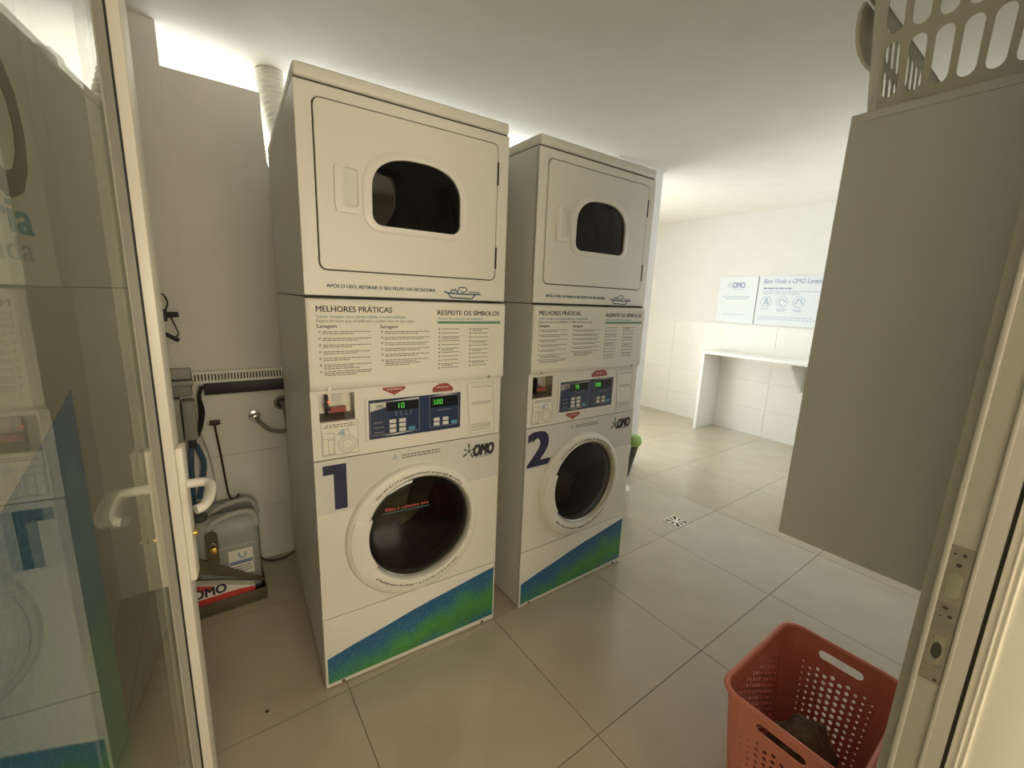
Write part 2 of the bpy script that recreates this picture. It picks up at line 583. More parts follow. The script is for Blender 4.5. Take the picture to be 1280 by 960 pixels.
# facade with the window that lights the place
f = MB()
f.box(XL - 0.12, WX0, WY, WY + 0.14, 0, CEIL).box(WX1, XR + 0.12, WY, WY + 0.14, 0, CEIL)
f.box(WX0, WX1, WY, WY + 0.14, 0, WZ0).box(WX0, WX1, WY, WY + 0.14, WZ1, CEIL)
tag(f.build('wall_facade', 'farwall'), kind='structure')
wn = tag(MB().box(WX0, WX1, WY + 0.03, WY + 0.08, WZ0, WZ0 + 0.04).box(WX0, WX1, WY + 0.03, WY + 0.08, WZ1 - 0.04, WZ1).box(WX0, WX0 + 0.04, WY + 0.03, WY + 0.08, WZ0, WZ1).box(WX1 - 0.04, WX1, WY + 0.03, WY + 0.08, WZ0, WZ1).build('window_1', 'alu'), kind='structure')
for k in range(1, 4):
    xm = WX0 + (WX1 - WX0) * k / 4
    MB().box(xm - 0.02, xm + 0.02, WY + 0.03, WY + 0.08, WZ0, WZ1).build('mullion', 'alu', wn)
for k in range(4):
    xa, xb = WX0 + (WX1 - WX0) * k / 4, WX0 + (WX1 - WX0) * (k + 1) / 4
    MB().box(xa + 0.02, xb - 0.02, WY + 0.05, WY + 0.056, WZ0 + 0.03, WZ1 - 0.03).build('pane', 'wpane', wn)

# door wall and corridor
f = MB()
f.box(JX + 0.05, VX0, -1.46, YF, 0, CEIL).box(VX1, XR, -1.46, YF, 0, CEIL).box(VX0, VX1, -1.46, YF, 0, VZ0).box(VX0, VX1, -1.46, YF, VZ1, CEIL).box(XL, HX - 0.05, -1.46, YF, 0, CEIL).box(HX - 0.05, JX + 0.05, -1.46, YF, 2.16, CEIL)
tag(f.build('wall_front', 'wall'), kind='structure')
wn2 = tag(holed(MB(), rect(VX0, VX1, VZ0, VZ1), rect(VX0 + 0.04, VX1 - 0.04, VZ0 + 0.04, VZ1 - 0.04), -1.41, -1.36).build('added_window', 'alu'), kind='structure')  # unseen added window, lets extra daylight onto the right side
VM = (VX0 + VX1) / 2
MB().box(VM - 0.02, VM + 0.02, -1.41, -1.36, VZ0 + 0.04, VZ1 - 0.04).build('mullion', 'alu', wn2)
for a, b in ((VX0 + 0.04, VM - 0.02), (VM + 0.02, VX1 - 0.04)):
    MB().box(a, b, -1.388, -1.382, VZ0 + 0.04, VZ1 - 0.04).build('pane', 'wpane', wn2)
tag(MB().box(1.7, 1.8, -3.5, -1.46, 0, CEIL).build('wall_corridor_end', 'wall'), kind='structure')
tag(MB().box(XL - 0.12, 1.8, -3.6, -3.5, 0, CEIL).build('wall_corridor', 'wall'), kind='structure')

def jamb(name, x, s):
    """door frame upright; s=+1 has the body to the right of the face x"""
    b = lambda mb, a, c, y0, y1, z0=0.0, z1=2.16: mb.box(min(x + s * a, x + s * c), max(x + s * a, x + s * c), y0, y1, z0, z1)
    m = MB()
    b(m, 0, 0.05, -1.357, -1.308)
    o = tag(m.build(name, 'jamb', bevel=0.002), kind='structure')
    m = MB()
    b(m, -0.004, 0.01, -1.3125, -1.306)
    m.build('sash_ridge', 'jamb', o, bevel=0.0015)
    m = MB()
    b(m, -0.003, 0.01, -1.341, -1.3365)
    m.build('sash_ridge', 'jamb', o, bevel=0.001)
    m = MB()
    b(m, 0.004, 0.05, -1.361, -1.357)
    m.build('shadow_gap', 'gap', o)
    return o

jr = jamb('trim_1', JX, 1)
jamb('trim_2', HX, -1)
tag(MB().box(HX, JX, -1.357, -1.308, 2.11, 2.16).build('trim_3', 'jamb', bevel=0.002), kind='structure')
m = MB()
m.box(JX - 0.001, JX + 0.05, -1.46, -1.361, 0, 2.16)
cs = tag(m.build('trim_4', 'casing', bevel=0.0015), kind='structure')
MB().box(JX - 0.0035, JX + 0.01, -1.3715, -1.3685, 0, 2.16).build('bead', 'casing', cs, bevel=0.001)
MB().box(JX - 0.0035, JX + 0.01, -1.3775, -1.3745, 0, 2.16).build('bead', 'casing', cs, bevel=0.001)
tag(MB().box(HX - 0.05, HX + 0.001, -1.46, -1.361, 0, 2.16).build('trim_5', 'casing', bevel=0.0015), kind='structure')

# strike plate on the right jamb
SZ0, SZ1, SY0, SY1 = 0.866, 1.078, -1.3355, -1.3125
def yz_holed(mb, outer, inner, x0, x1):
    n = len(mb.v)
    holed(mb, outer, inner, 0, 1)
    for v in mb.v[n:]:
        v.x, v.y = (x0 if v.y < 0.5 else x1), v.x
    return mb
sp = MB()
zs = [SZ0, 0.885, 0.945, 0.9625, 0.995, 1.045, SZ1]
xf = JX - 0.0022
sp.box(xf, JX, SY0, SY1, zs[0], zs[1])
yz_holed(sp, rect(SY0, SY1, zs[1], zs[2]), rrect(SY0 + 0.004, SY1 - 0.005, zs[1] + 0.006, zs[2] - 0.004, 0.006), xf, JX)
sp.box(xf, JX, SY0, SY1, zs[2], zs[4])
yz_holed(sp, rect(SY0, SY1, zs[4], zs[5]), rrect(SY0 + 0.004, SY1 - 0.005, zs[4] + 0.005, zs[5] - 0.005, 0.007), xf, JX)
sp.box(xf, JX, SY0, SY1, zs[5], zs[6])
spo = sp.build('strike_plate', 'worn', jr)
spo['label'] = 'worn steel strike plate with latch openings'
MB().box(xf + 0.001, JX + 0.001, SY0 + 0.003, SY1 - 0.004, 0.998, 1.042).build('latch_lip', 'chrome', spo)
MB().box(xf + 0.0012, JX + 0.001, SY0 + 0.003, SY1 - 0.004, 0.887, 0.943).build('bolt_pocket', 'chrome', spo)
m = MB()
m.add([(xf + 0.0006, SY0 + 0.0115 + 0.0055 * cos(a), 0.916 + 0.013 * sin(a)) for a in [2 * pi * k / 16 for k in range(16)]], [tuple(range(16))])
m.build('bolt_hole', 'gap', spo)
for yy, zz, rr in ((-1.327, 1.068, 0.0024), (-1.318, 1.067, 0.0015), (-1.324, 1.052, 0.003), (-1.322, 0.985, 0.003), (-1.328, 0.974, 0.0026), (-1.319, 0.971, 0.0014), (-1.330, 0.872, 0.0022)):
    c = MB()
    c.loft([[(xf - 0.0006, yy + rr * q * cos(2 * pi * k / 10), zz + rr * q * sin(2 * pi * k / 10)) for k in range(10)] for q in (1.0, 0.4)], cap1=True)
    c.build('screw', 'gap', spo)

# ------------------------------------------------------------------ glass door leaf, swung into the room
LA = pi / 2 - 0.1108
tdr = Vector((cos(LA), sin(LA), 0))
nr = Vector((sin(LA), -cos(LA), 0))
HP = nr * -0.2826 + tdr * -1.36
LW = 0.975                     # leaf width
leaf = tag(empty('door_1', HP, LA), kind='structure')
# local: x from hinge to free edge, -y the face seen here, glass face at y = 0
GX = 0.92                      # glass ends, stile begins
MB().box(GX, LW, -0.017, 0.027, 0.012, 2.09).build('lock_stile', 'alu', leaf, bevel=0.0012)
MB().box(GX - 0.0015, GX, -0.0016, 0.014, 0.12, 2.0).build('gasket', 'rubber', leaf)
MB().box(0.0, 0.055, -0.017, 0.027, 0.012, 2.09).build('hinge_stile', 'alu', leaf, bevel=0.0012)
MB().box(0.055, GX, -0.017, 0.027, 0.012, 0.12).build('bottom_rail', 'alu', leaf, bevel=0.0012)
MB().box(0.055, GX, -0.017, 0.027, 2.0, 2.09).build('top_rail', 'alu', leaf, bevel=0.0012)
MB().box(0.05, GX, 0.0, 0.010, 0.115, 2.005).build('pane', 'pane', leaf)
# handle
hx = 0.948
for sgn, y0 in ((-1, -0.017), (1, 0.027)):
    pl = MB().box(hx - 0.0195, hx + 0.0195, min(y0, y0 + sgn * 0.011), max(y0, y0 + sgn * 0.011), 0.805, 1.085).build('handle_plate', 'alu', leaf, bevel=0.0025)
    ys = y0 + sgn * 0.008
    path = spline([(hx, ys, 1.005), (hx, ys + sgn * 0.024, 1.005), (hx - 0.005, ys + sgn * 0.036, 1.004), (hx - 0.022, ys + sgn * 0.042, 1.001), (hx - 0.062, ys + sgn * 0.041, 0.994), (hx - 0.084, ys + sgn * 0.034, 0.990), (hx - 0.092, ys + sgn * 0.024, 0.989)], 5)
    MB().tube(path, 0.0088, 12).build('lever', 'plastic', pl, smooth=True)
    MB().tube([(hx, y0 + sgn * 0.009, 0.90), (hx, y0 + sgn * 0.017, 0.90)], 0.007, 12).build('lock_cylinder', 'brass', pl, smooth=True)
# prints on the inner side of the pane, seen through it
PYB = 0.0115
px1 = 1.36 - 0.736
po = MB().box(px1 - 0.46, px1, PYB, PYB + 0.0006, 1.378, 1.66).build('poster', 'oposter', leaf)
po['label'] = 'pale poster stuck to the door glass'
text('poster_text', 'OMO', px1 - 0.034 - 0.30, 1.462, PYB - 0.0004, 'dkgrey', po, height=0.125, width=0.30, bold=0.03)
text('poster_text', 'lavanderia', px1 - 0.046 - 0.31, 1.428, PYB - 0.0004, 'oblue', po, height=0.030, width=0.31, bold=0.02)
text('poster_text', 'compartilhada', px1 - 0.054 - 0.33, 1.403, PYB - 0.0004, 'ogrey', po, height=0.022, width=0.33)
MTwd = wave_mat('door_wave_print', 0.25 * (1.268 - 0.35 * 0.585), 0.25 * 0.35, -0.25)
sx1 = 1.36 - 0.755
st = MB().prism([(0.06, 0.13), (sx1, 0.13), (sx1, 1.268), (sx1 - 0.08, 1.235), (sx1 - 0.17, 1.203), (sx1 - 0.34, 1.13), (0.06, 1.05)], PYB, PYB + 0.0006).build('wave_sticker', MTwd, leaf)
st['label'] = 'blue and green wave sticker on the lower door glass'

# ------------------------------------------------------------------ stacked washer and dryer
W, D, H = 0.683, 0.87, 1.984

def d_shape(cx, zc, rx, rt_, zb, rc, n=24):
    """flat-bottomed window with an arched top"""
    out = []
    for k in range(7):
        a = -pi / 2 + k * pi / 2 / 6
        out.append((cx + rx - rc + rc * cos(a), zb + rc + rc * sin(a)))
    for k in range(n + 1):
        a = pi * k / n
        e = 0.80
        out.append((cx + rx * math.copysign(abs(cos(a)) ** e, cos(a)), zc + rt_ * abs(sin(a)) ** e))
    for k in range(7):
        a = pi + k * pi / 2 / 6
        out.append((cx - rx + rc + rc * cos(a), zb + rc + rc * sin(a)))
    return out

SEG = {'0': 'abcdef', '1': 'bc', '3': 'abgcd', '5': 'afgcd', '7': 'abc'}
def seven(mb, ch, x, z, wd, h, y):
    t = wd * 0.20
    g = {'a': (0, wd, h - t, h), 'd': (0, wd, 0, t), 'g': (0, wd, h / 2 - t / 2, h / 2 + t / 2), 'b': (wd - t, wd, h / 2, h), 'c': (wd - t, wd, 0, h / 2), 'f': (0, t, h / 2, h), 'e': (0, t, 0, h / 2)}
    for q in SEG[ch]:
        a, b, c, e = g[q]
        mb.box(x + a, x + b, y - 0.0006, y, z + c + 0.0006, z + e - 0.0006)
    return mb

def wavy(mb, pts, t, y):
    for (xa, za), (xb, zb) in zip(pts[:-1], pts[1:]):
        dx, dz = xb - xa, zb - za
        l = math.hypot(dx, dz)
        nx, nz = -dz / l * t / 2, dx / l * t / 2
        mb.prism([(xa - nx, za - nz), (xb - nx, zb - nz), (xb + nx, zb + nz), (xa + nx, za + nz)], y - 0.0003, y + 0.0003)
    return mb

def machine(no, loc, rz, label):
    root = empty('stacked_washer_dryer', loc, rz)
    tag(root, label, 'washing machine', 'stacked washing machine and dryer units')
    OFF[0] = Vector((W / 2, D / 2, 0))
    B = lambda mb, n, m, p=root, **k: mb.build(n, m, p, **k)
    # ---- carcasses
    m = MB()
    m.add([(0, 0.003, 0.012), (W, 0.003, 0.012), (W, D, 0.012), (0, D, 0.012), (0, 0.003, 1.368), (W, 0.003, 1.368), (W, D, 1.368), (0, D, 1.368)],
          [(0, 3, 2, 1), (4, 5, 6, 7), (1, 2, 6, 5), (2, 3, 7, 6), (3, 0, 4, 7)])
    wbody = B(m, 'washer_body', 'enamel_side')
    m = MB()
    m.add([(0, 0.003, 1.372), (W, 0.003, 1.372), (W, D, 1.372), (0, D, 1.372), (0, 0.003, 1.942), (W, 0.003, 1.942), (W, D, 1.942), (0, D, 1.942)],
          [(0, 3, 2, 1), (4, 5, 6, 7), (1, 2, 6, 5), (2, 3, 7, 6), (3, 0, 4, 7)])
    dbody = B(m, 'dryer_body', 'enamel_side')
    B(MB().box(0.004, W - 0.004, 0.006, D - 0.01, 1.3675, 1.3725), 'seam', 'gap')
    B(MB().box(0.005, W - 0.005, 0.004, D - 0.01, 1.941, 1.9465), 'seam', 'gap')
    B(MB().box(0.0, W, -0.004, D, 1.946, H), 'top_lid', 'enamel', bevel=0.011, seg=4)
    for fx in (0.05, W - 0.05):
        for fy in (0.06, D - 0.06):
            B(MB().tube([(fx, fy, 0.0), (fx, fy, 0.014)], 0.018, 10), 'foot', 'rubber')
    # ---- dryer front
    door_o = rrect(0.043, 0.640, 1.447, 1.909, 0.022)
    door_i = rrect(0.0470, 0.6360, 1.4505, 1.9055, 0.019)
    win_t = d_shape(0.344, 1.690, 0.171, 0.126, 1.570, 0.055)
    win_m = d_shape(0.345, 1.688, 0.160, 0.115, 1.580, 0.045)
    win_g = d_shape(0.346, 1.686, 0.147, 0.106, 1.590, 0.032)
    B(holed(MB(), rect(0.0, W, 1.374, 1.940), door_o, -0.003, 0.012, (0.34, 1.67)), 'dryer_front', 'enamel', bevel=0.0012, seg=1)
    B(holed(MB(), rect(0.03, 0.655, 1.435, 1.92), win_t, 0.010, 0.016, (0.344, 1.67)), 'door_gap', 'gap')
    dd = B(holed(MB(), door_i, win_m, -0.005, 0.010, (0.344, 1.68)), 'dryer_door', 'enamel', bevel=0.0012, seg=1)
    c = (0.345, 1.680)
    an = angles([win_g], c, 72)
    L = lambda P, y: [(p[0], y, p[1]) for p in radial(P, c, an)]
    B(MB().loft([L(win_t, -0.0045), L(win_t, -0.009), L(win_m, -0.0125), L(win_g, -0.011), L(win_g, 0.012)]), 'window_trim', 'plastic', dd, smooth=True)
    B(MB().loft([L(win_g, -0.002), [(c[0] + (p[0] - c[0]) * 0.5, -0.004, c[1] + (p[2] - c[1]) * 0.5) for p in L(win_g, 0)]], cap1=True), 'window_glass', 'dark2', dd)
    B(MB().loft([[(0.345 + 0.255 * cos(2 * pi * k / 48), y, 1.665 + 0.255 * sin(2 * pi * k / 48)) for k in range(48)] for y in (0.03, 0.62)], cap1=True), 'dryer_drum', 'dsteel', dbody, smooth=True)
    for q, rr in ((0.06, 0.250), (0.13, 0.246), (0.24, 0.25)):
        B(MB().loft([[(0.345 + r_ * cos(2 * pi * k / 48), y, 1.665 + r_ * sin(2 * pi * k / 48)) for k in range(48)] for y, r_ in ((q, 0.255), (q + 0.004, rr - 0.01), (q + 0.012, rr - 0.01), (q + 0.016, 0.255))]), 'drum_rib', 'chrome', dbody, smooth=True)
    # handle: raised plate with a finger pocket
    ho = [(0.097, 1.616), (0.158, 1.614), (0.163, 1.640), (0.163, 1.735), (0.158, 1.750), (0.100, 1.746), (0.093, 1.735), (0.093, 1.640)]
    hi = rrect(0.120, 0.159, 1.634, 1.741, 0.009)
    hh = B(holed(MB(), ho, hi, -0.011, -0.004, (0.139, 1.685)), 'door_handle', 'plastic', dd, bevel=0.0025)
    c2 = (0.139, 1.685)
    an2 = angles([hi], c2, 30)
    L2 = lambda P, y, s=1.0: [(c2[0] + (p[0] - c2[0]) * s, y, c2[1] + (p[1] - c2[1]) * s) for p in radial(P, c2, an2)]
    B(MB().loft([L2(hi, -0.0095), L2(hi, -0.0065, 0.93), L2(hi, -0.0058, 0.7)], cap1=True), 'finger_pocket', 'btn', hh, smooth=True)
    for z0 in (1.775, 1.49):
        B(MB().box(0.6385, 0.6425, -0.0058, 0.004, z0, z0 + 0.075), 'hinge', 'gap', dd)
    # prints under the dryer door
    text('notice_text', 'APÓS O USO, RETIRAR O SEU FELPO DA SECADORA', 0.061, 1.398, -0.0036, 'blue_ink', root, height=0.0125, width=0.345, bold=0.03)
    m = MB()
    y = -0.0036
    wavy(m, [(0.438, 1.401), (0.455, 1.3965), (0.52, 1.3945), (0.581, 1.396)], 0.0048, y)
    wavy(m, [(0.452, 1.397), (0.464, 1.3815), (0.545, 1.3795), (0.560, 1.395)], 0.0042, y)
    wavy(m, [(0.462, 1.3985), (0.468, 1.410), (0.476, 1.404), (0.480, 1.4115), (0.488, 1.399), (0.497, 1.417), (0.520, 1.418), (0.527, 1.409), (0.514, 1.400), (0.500, 1.404)], 0.0034, y)
    wavy(m, [(0.53, 1.4025), (0.575, 1.4035)], 0.0026, y)
    B(m, 'boat_print', 'blue_ink')
    # ---- instruction panel
    yp = -0.012
    B(MB().prismx([(0.003, 1.3650), (-0.006, 1.3650), (yp, 1.357), (yp, 1.110), (-0.014, 1.098), (-0.008, 1.086), (0.003, 1.0835)], 0.0, W), 'instruction_panel', 'enamel', bevel=0.0015)
    y = yp - 0.0008
    sh = B(MB().box(0.008, 0.672, y, yp, 1.107, 1.3595), 'instruction_sheet', 'paper')
    y = y - 0.0002
    text('heading_text', 'MELHORES PRÁTICAS', 0.027, 1.3265, y, 'ink', sh, height=0.0215, width=0.226, bold=0.018)
    text('heading_text', 'RESPEITE OS SÍMBOLOS', 0.411, 1.3215, y, 'ink', sh, height=0.0195, width=0.246, bold=0.018)
    text('sub_heading_text', 'Lavar roupas com praticidade e comodidade', 0.028, 1.3085, y, 'teal_ink', sh, height=0.0095, width=0.27)
    text('sub_heading_text', 'Regras de ouro que simplificam e cuidam bem da sua roupa', 0.027, 1.2955, y, 'grey_ink', sh, height=0.009, width=0.30)
    text('sub_heading_text', 'Antes de colocar na máquina', 0.412, 1.3055, y, 'teal_ink', sh, height=0.008, width=0.175)
    B(MB().box(0.410, 0.663, y - 0.0003, y + 0.0004, 1.2915, 1.3005), 'green_bar', 'green_ink', sh)
    text('column_text', 'Lavagem', 0.028, 1.279, y, 'ink', sh, height=0.0105, width=0.055, bold=0.012)
    text('column_text', 'Secagem', 0.214, 1.277, y, 'ink', sh, height=0.0105, width=0.057, bold=0.012)
    def column(x0, x1, z0, step, rows, counts, seed):
        mb = MB()
        mc = MB()
        for r in range(rows):
            z = z0 - r * step
            for q in range(counts[r % len(counts)]):
                e = x1 if q == 0 else x0 + 0.012 + (x1 - x0) * random.Random(seed + r * 7 + q).uniform(0.45, 0.95)
                dashes(mb, x0 + 0.012, e, z - q * 0.0058, 0.0026, y, seed + r, 0.005, 0.016, 0.0022)
            wavy(mc, [(x0, z + 0.003), (x0 + 0.003, z - 0.002), (x0 + 0.007, z + 0.005)], 0.0014, y)
            wavy(mc, [(x0 + 0.001, z + 0.005), (x0 + 0.006, z - 0.003)], 0.001, y)
        B(mb, 'small_print', 'grey_ink', sh)
        B(mc, 'check_marks', 'grey_ink', sh)
    column(0.030, 0.184, 1.2655, 0.0202, 7, (2, 2, 2, 2, 2, 3, 3), 3)
    column(0.216, 0.381, 1.2645, 0.0185, 6, (2, 2, 2, 2, 2, 4), 11)
    column(0.414, 0.494, 1.272, 0.0136, 11, (1, 1, 2, 1, 1, 2, 1), 23)
    column(0.534, 0.612, 1.272, 0.0148, 10, (2, 1, 1, 2, 1), 31)
    # ---- control panel
    coin_o = rect(0.024, 0.130, 0.983, 1.072)
    B(holed(MB(), rect(0.0, W, 0.857, 1.0835), coin_o, 0.002, 0.012, (0.077, 1.03)), 'control_panel', 'enamel', bevel=0.0008, seg=1)
    cr = MB()
    cr.add([(0.024, 0.002, 0.983), (0.13, 0.002, 0.983), (0.13, 0.002, 1.072), (0.024, 0.002, 1.072), (0.03, 0.045, 1.000), (0.126, 0.045, 1.000), (0.126, 0.045, 1.072), (0.03, 0.045, 1.072)],
           [(0, 1, 5, 4), (1, 2, 6, 5), (2, 3, 7, 6), (3, 0, 4, 7), (4, 5, 6, 7)])
    cm = B(cr, 'coin_tray', 'steel')
    B(MB().box(0.060, 0.108, 0.020, 0.044, 1.006, 1.022), 'red_label', 'red', cm)
    B(MB().box(0.046, 0.053, 0.006, 0.044, 0.998, 1.066), 'coin_slot', 'black', cm, bevel=0.002)
    B(MB().tube([(0.046, 0.010, 1.032), (0.046, 0.002, 1.032)], 0.0065, 10), 'coin_button', 'black', cm)
    if no == 1:
        B(MB().tube([(0.053, 0.006, 1.045), (0.053, 0.0035, 1.045)], 0.0035, 8), 'indicator', 'redled', cm)
    B(MB().box(0.070, 0.100, 0.041, 0.0445, 1.036, 1.062), 'coin_window', 'btn', cm)
    yc = 0.0012
    sl = B(MB().box(0.026, 0.138, yc, 0.002, 0.869, 0.9815), 'user_sticker', 'paper')
    m = MB()
    frame2d(m, 0.026, 0.138, 0.869, 0.9815, 0.0012, yc)
    dashes(m, 0.040, 0.13, 0.969, 0.003, yc, 5)
    dashes(m, 0.034, 0.13, 0.962, 0.003, yc, 6)
    frame2d(m, 0.029, 0.066, 0.872, 0.945, 0.001, yc)
    frame2d(m, 0.029, 0.066, 0.925, 0.945, 0.001, yc)
    frame2d(m, 0.046, 0.062, 0.874, 0.922, 0.001, yc)
    for rr in (0.030, 0.024, 0.016):
        wavy(m, [(0.104 + rr * cos(2 * pi * k / 20), 0.902 + rr * sin(2 * pi * k / 20)) for k in range(21)], 0.0011, yc)
    wavy(m, [(0.092, 0.945), (0.106, 0.955), (0.112, 0.934)], 0.0012, yc)
    B(m, 'line_drawing', 'grey_ink', sl)
    B(MB().prism([(0.072, 0.936), (0.098, 0.931), (0.093, 0.955), (0.083, 0.948)], yc - 0.0005, yc + 0.0003), 'blue_print', 'pblue2', sl)
    bz = B(holed(MB(), rrect(0.163, 0.513, 0.898, 1.047, 0.004), rect(0.1725, 0.507, 0.905, 1.0405), -0.004, 0.004, (0.34, 0.97)), 'display_bezel', 'plastic', bevel=0.001, seg=1)
    dp = B(MB().box(0.172, 0.5075, -0.0015, 0.002, 0.9045, 1.041), 'display_panel', 'navyp', bz)
    ya = -0.0019
    m = MB()
    frame2d(m, 0.177, 0.348, 0.917, 1.030, 0.0010, ya)
    frame2d(m, 0.386, 0.499, 0.920, 1.033, 0.0010, ya)
    B(m, 'panel_outline', 'pale_ink', dp)
    m = MB()
    m.prism([(0.177, 1.000), (0.23, 1.012), (0.23, 1.029), (0.177, 1.029)], ya - 0.0003, ya)
    m.prism([(0.222, 1.0305), (0.346, 1.0305), (0.346, 1.036)], ya - 0.0003, ya)
    m.prism([(0.215, 0.9135), (0.262, 0.9115), (0.345, 0.918), (0.30, 0.9175)], ya - 0.0003, ya)
    m.prism([(0.40, 1.034), (0.497, 1.036), (0.45, 1.039)], ya - 0.0003, ya)
    B(m, 'white_flash', 'pale_ink' if no == 2 else 'btn', dp)
    text('panel_logo_text', 'OMO', 0.197, 1.0105, ya - 0.0006, 'ink', dp, height=0.011, width=0.026, bold=0.02)
    for a, b, cc, e in ((0.232, 0.346, 0.997, 1.027), (0.389, 0.497, 0.992, 1.030)):
        B(MB().box(a, b, ya - 0.0002, ya + 0.0004, cc, e), 'display_window', 'navyd', dp)
    rows = (('1', 0.265, 1.004), ('0', 0.283, 1.004), ('3', 0.398, 1.003), ('0', 0.4135, 1.003), ('0', 0.426, 1.003)) if no == 1 else (('7', 0.258, 1.004), ('5', 0.274, 1.004), ('1', 0.384, 1.003), ('0', 0.4005, 1.003), ('0', 0.413, 1.003))
    for k, (ch, x_, z_) in enumerate(rows):
        B(seven(MB(), ch, x_, z_, 0.0105 if k < 2 else 0.009, 0.018, ya - 0.0004), 'digit', 'led', dp)
    dx_ = 0.4095 if no == 1 else 0.3960
    B(MB().box(dx_, dx_ + 0.0018, ya - 0.001, ya - 0.0004, 1.0035, 1.0055), 'decimal_point', 'led', dp)
    m = MB()
    for r in range(3):
        dashes(m, 0.19, 0.222, 0.925 + r * 0.017, 0.0022, ya, r + 3)
        dashes(m, 0.262, 0.33, 0.978 + r * 0.006, 0.0016, ya, r + 8, 0.003, 0.008, 0.012)
    dashes(m, 0.415, 0.47, 0.980, 0.0018, ya, 2)
    B(m, 'panel_print', 'pale_ink', dp)
    for r in range(3):
        for q in range(2):
            x0, z0 = (0.241, 0.275)[q], 0.921 + r * 0.0165
            B(MB().box(x0, x0 + 0.023, ya - 0.0015, ya, z0, z0 + 0.0125), 'button', 'btn', dp)
    for r in range(2):
        for q in range(2):
            x0, z0 = (0.402, 0.437)[q], 0.924 + r * 0.0165
            B(MB().box(x0, x0 + 0.022, ya - 0.0015, ya, z0, z0 + 0.0125), 'button', 'btn', dp)
    for x0, z0 in ((0.309, 0.921), (0.470, 0.924)):
        B(MB().box(x0, x0 + 0.023, ya - 0.0015, ya, z0, z0 + 0.0125), 'start_button', 'bbtn', dp)
    if no == 1:
        ar = [[(0.222, 1.0785), (0.222, 1.071), (0.260, 1.0505), (0.299, 1.070), (0.299, 1.0785)], [(0.399, 1.048), (0.478, 1.048), (0.478, 1.060), (0.455, 1.0775), (0.425, 1.0775), (0.399, 1.063)]]
    else:
        ar = [[(0.365, 1.049), (0.462, 1.049), (0.466, 1.062), (0.445, 1.0785), (0.388, 1.0785), (0.362, 1.062)], [(0.222, 0.8945), (0.222, 0.884), (0.262, 0.864), (0.302, 0.882), (0.302, 0.8945)]]
    for a in ar:
        s_ = B(MB().prism(a, yc - 0.0006, 0.0025), 'red_arrow_sticker', 'red')
        cx_ = sum(p[0] for p in a) / len(a)
        cz_ = sum(p[1] for p in a) / len(a)
        B(dashes(MB(), cx_ - 0.024, cx_ + 0.024, cz_, 0.0028, yc - 0.0008, 4), 'print', 'btn', s_)
    s2 = B(MB().prism([(0.551, 0.872), (0.657, 0.872), (0.645, 1.070), (0.535, 1.070)], yc - 0.0004, 0.0025), 'notice_sheet', 'paper')
    m = MB()
    y2 = yc - 0.0006
    wavy(m, [(0.551, 0.872), (0.657, 0.872), (0.645, 1.070), (0.535, 1.070), (0.551, 0.872)], 0.0012, y2)
    for r, (z, n_) in enumerate(((1.052, 1), (0.992, 2), (0.905, 3), (0.883, 1))):
        for q in range(n_):
            dashes(m, 0.556, 0.640, z - q * 0.0065, 0.003, y2, r * 5 + q)
    B(m, 'small_print', 'pale_ink', s2)
    for xs_ in (0.054, 0.620):
        B(MB().tube([(xs_, -0.0125, 1.092), (xs_, -0.0165, 1.092)], 0.0055, 10), 'panel_screw', 'steel')
    # ---- washer front
    GC, RC = (0.349, 0.547), (0.333, 0.539)
    B(MB().box(0.003, W - 0.003, 0.004, 0.01, 0.853, 0.860), 'seam', 'gap')
    B(holed(MB(), rect(0.0, W, 0.283, 0.8545), circle(GC[0], GC[1], 0.196), -0.002, 0.012, GC), 'washer_front', 'enamel', bevel=0.001, seg=1)
    vs = B(MB().prism([(0.003, 0.671), (0.14, 0.671), (0.19, 0.735), (0.26, 0.782), (0.333, 0.795), (0.41, 0.782), (0.48, 0.745), (0.53, 0.70), (0.545, 0.676), (W - 0.003, 0.676), (W - 0.003, 0.852), (0.003, 0.852)], -0.0026, -0.0018), 'vinyl_strip', 'vinyl')
    NA = 72
    def ringloop(c, r, y):
        return [(c[0] + r * cos(2 * pi * k / NA), y, c[1] + r * sin(2 * pi * k / NA)) for k in range(NA)]
    mid = ((GC[0] + RC[0]) / 2, (GC[1] + RC[1]) / 2)
    dr = B(MB().loft([ringloop(RC, 0.254, -0.001), ringloop(RC, 0.2515, -0.003), ringloop(RC, 0.2505, -0.013), ringloop(RC, 0.247, -0.019), ringloop(RC, 0.241, -0.0225), ringloop(mid, 0.227, -0.026), ringloop(GC, 0.209, -0.026), ringloop(GC, 0.203, -0.024), ringloop(GC, 0.199, -0.012), ringloop(GC, 0.197, 0.002), ringloop(GC, 0.194, 0.03)]), 'door_ring', 'enamel', smooth=True)
    B(MB().loft([ringloop(GC, 0.199, -0.0115), ringloop(GC, 0.1955, -0.0145), ringloop(GC, 0.191, -0.008)]), 'inner_rim', 'steel', dr, smooth=True)
    gl = [ringloop(GC, 0.196 * cos(q * pi / 2 / 6) if q < 6 else 0.002, -0.004 - 0.016 * sin(q * pi / 2 / 6)) for q in range(7)]
    B(MB().loft(gl, cap1=True), 'porthole_glass', 'dark', dr, smooth=True)
    hp = [(GC[0] + 0.1925 * cos(a), GC[1] + 0.1925 * sin(a)) for a in [radians(157 + 55 * k / 10) for k in range(11)]]
    ho2 = [(RC[0] + 0.238 * cos(a), RC[1] + 0.238 * sin(a)) for a in [radians(212 - 55 * k / 10) for k in range(11)]]
    B(MB().prism((hp + ho2)[::-1], -0.0285, -0.012), 'door_handle', 'plastic', dr, bevel=0.003)
    # lettering round the ring
    rnd = random.Random(no)
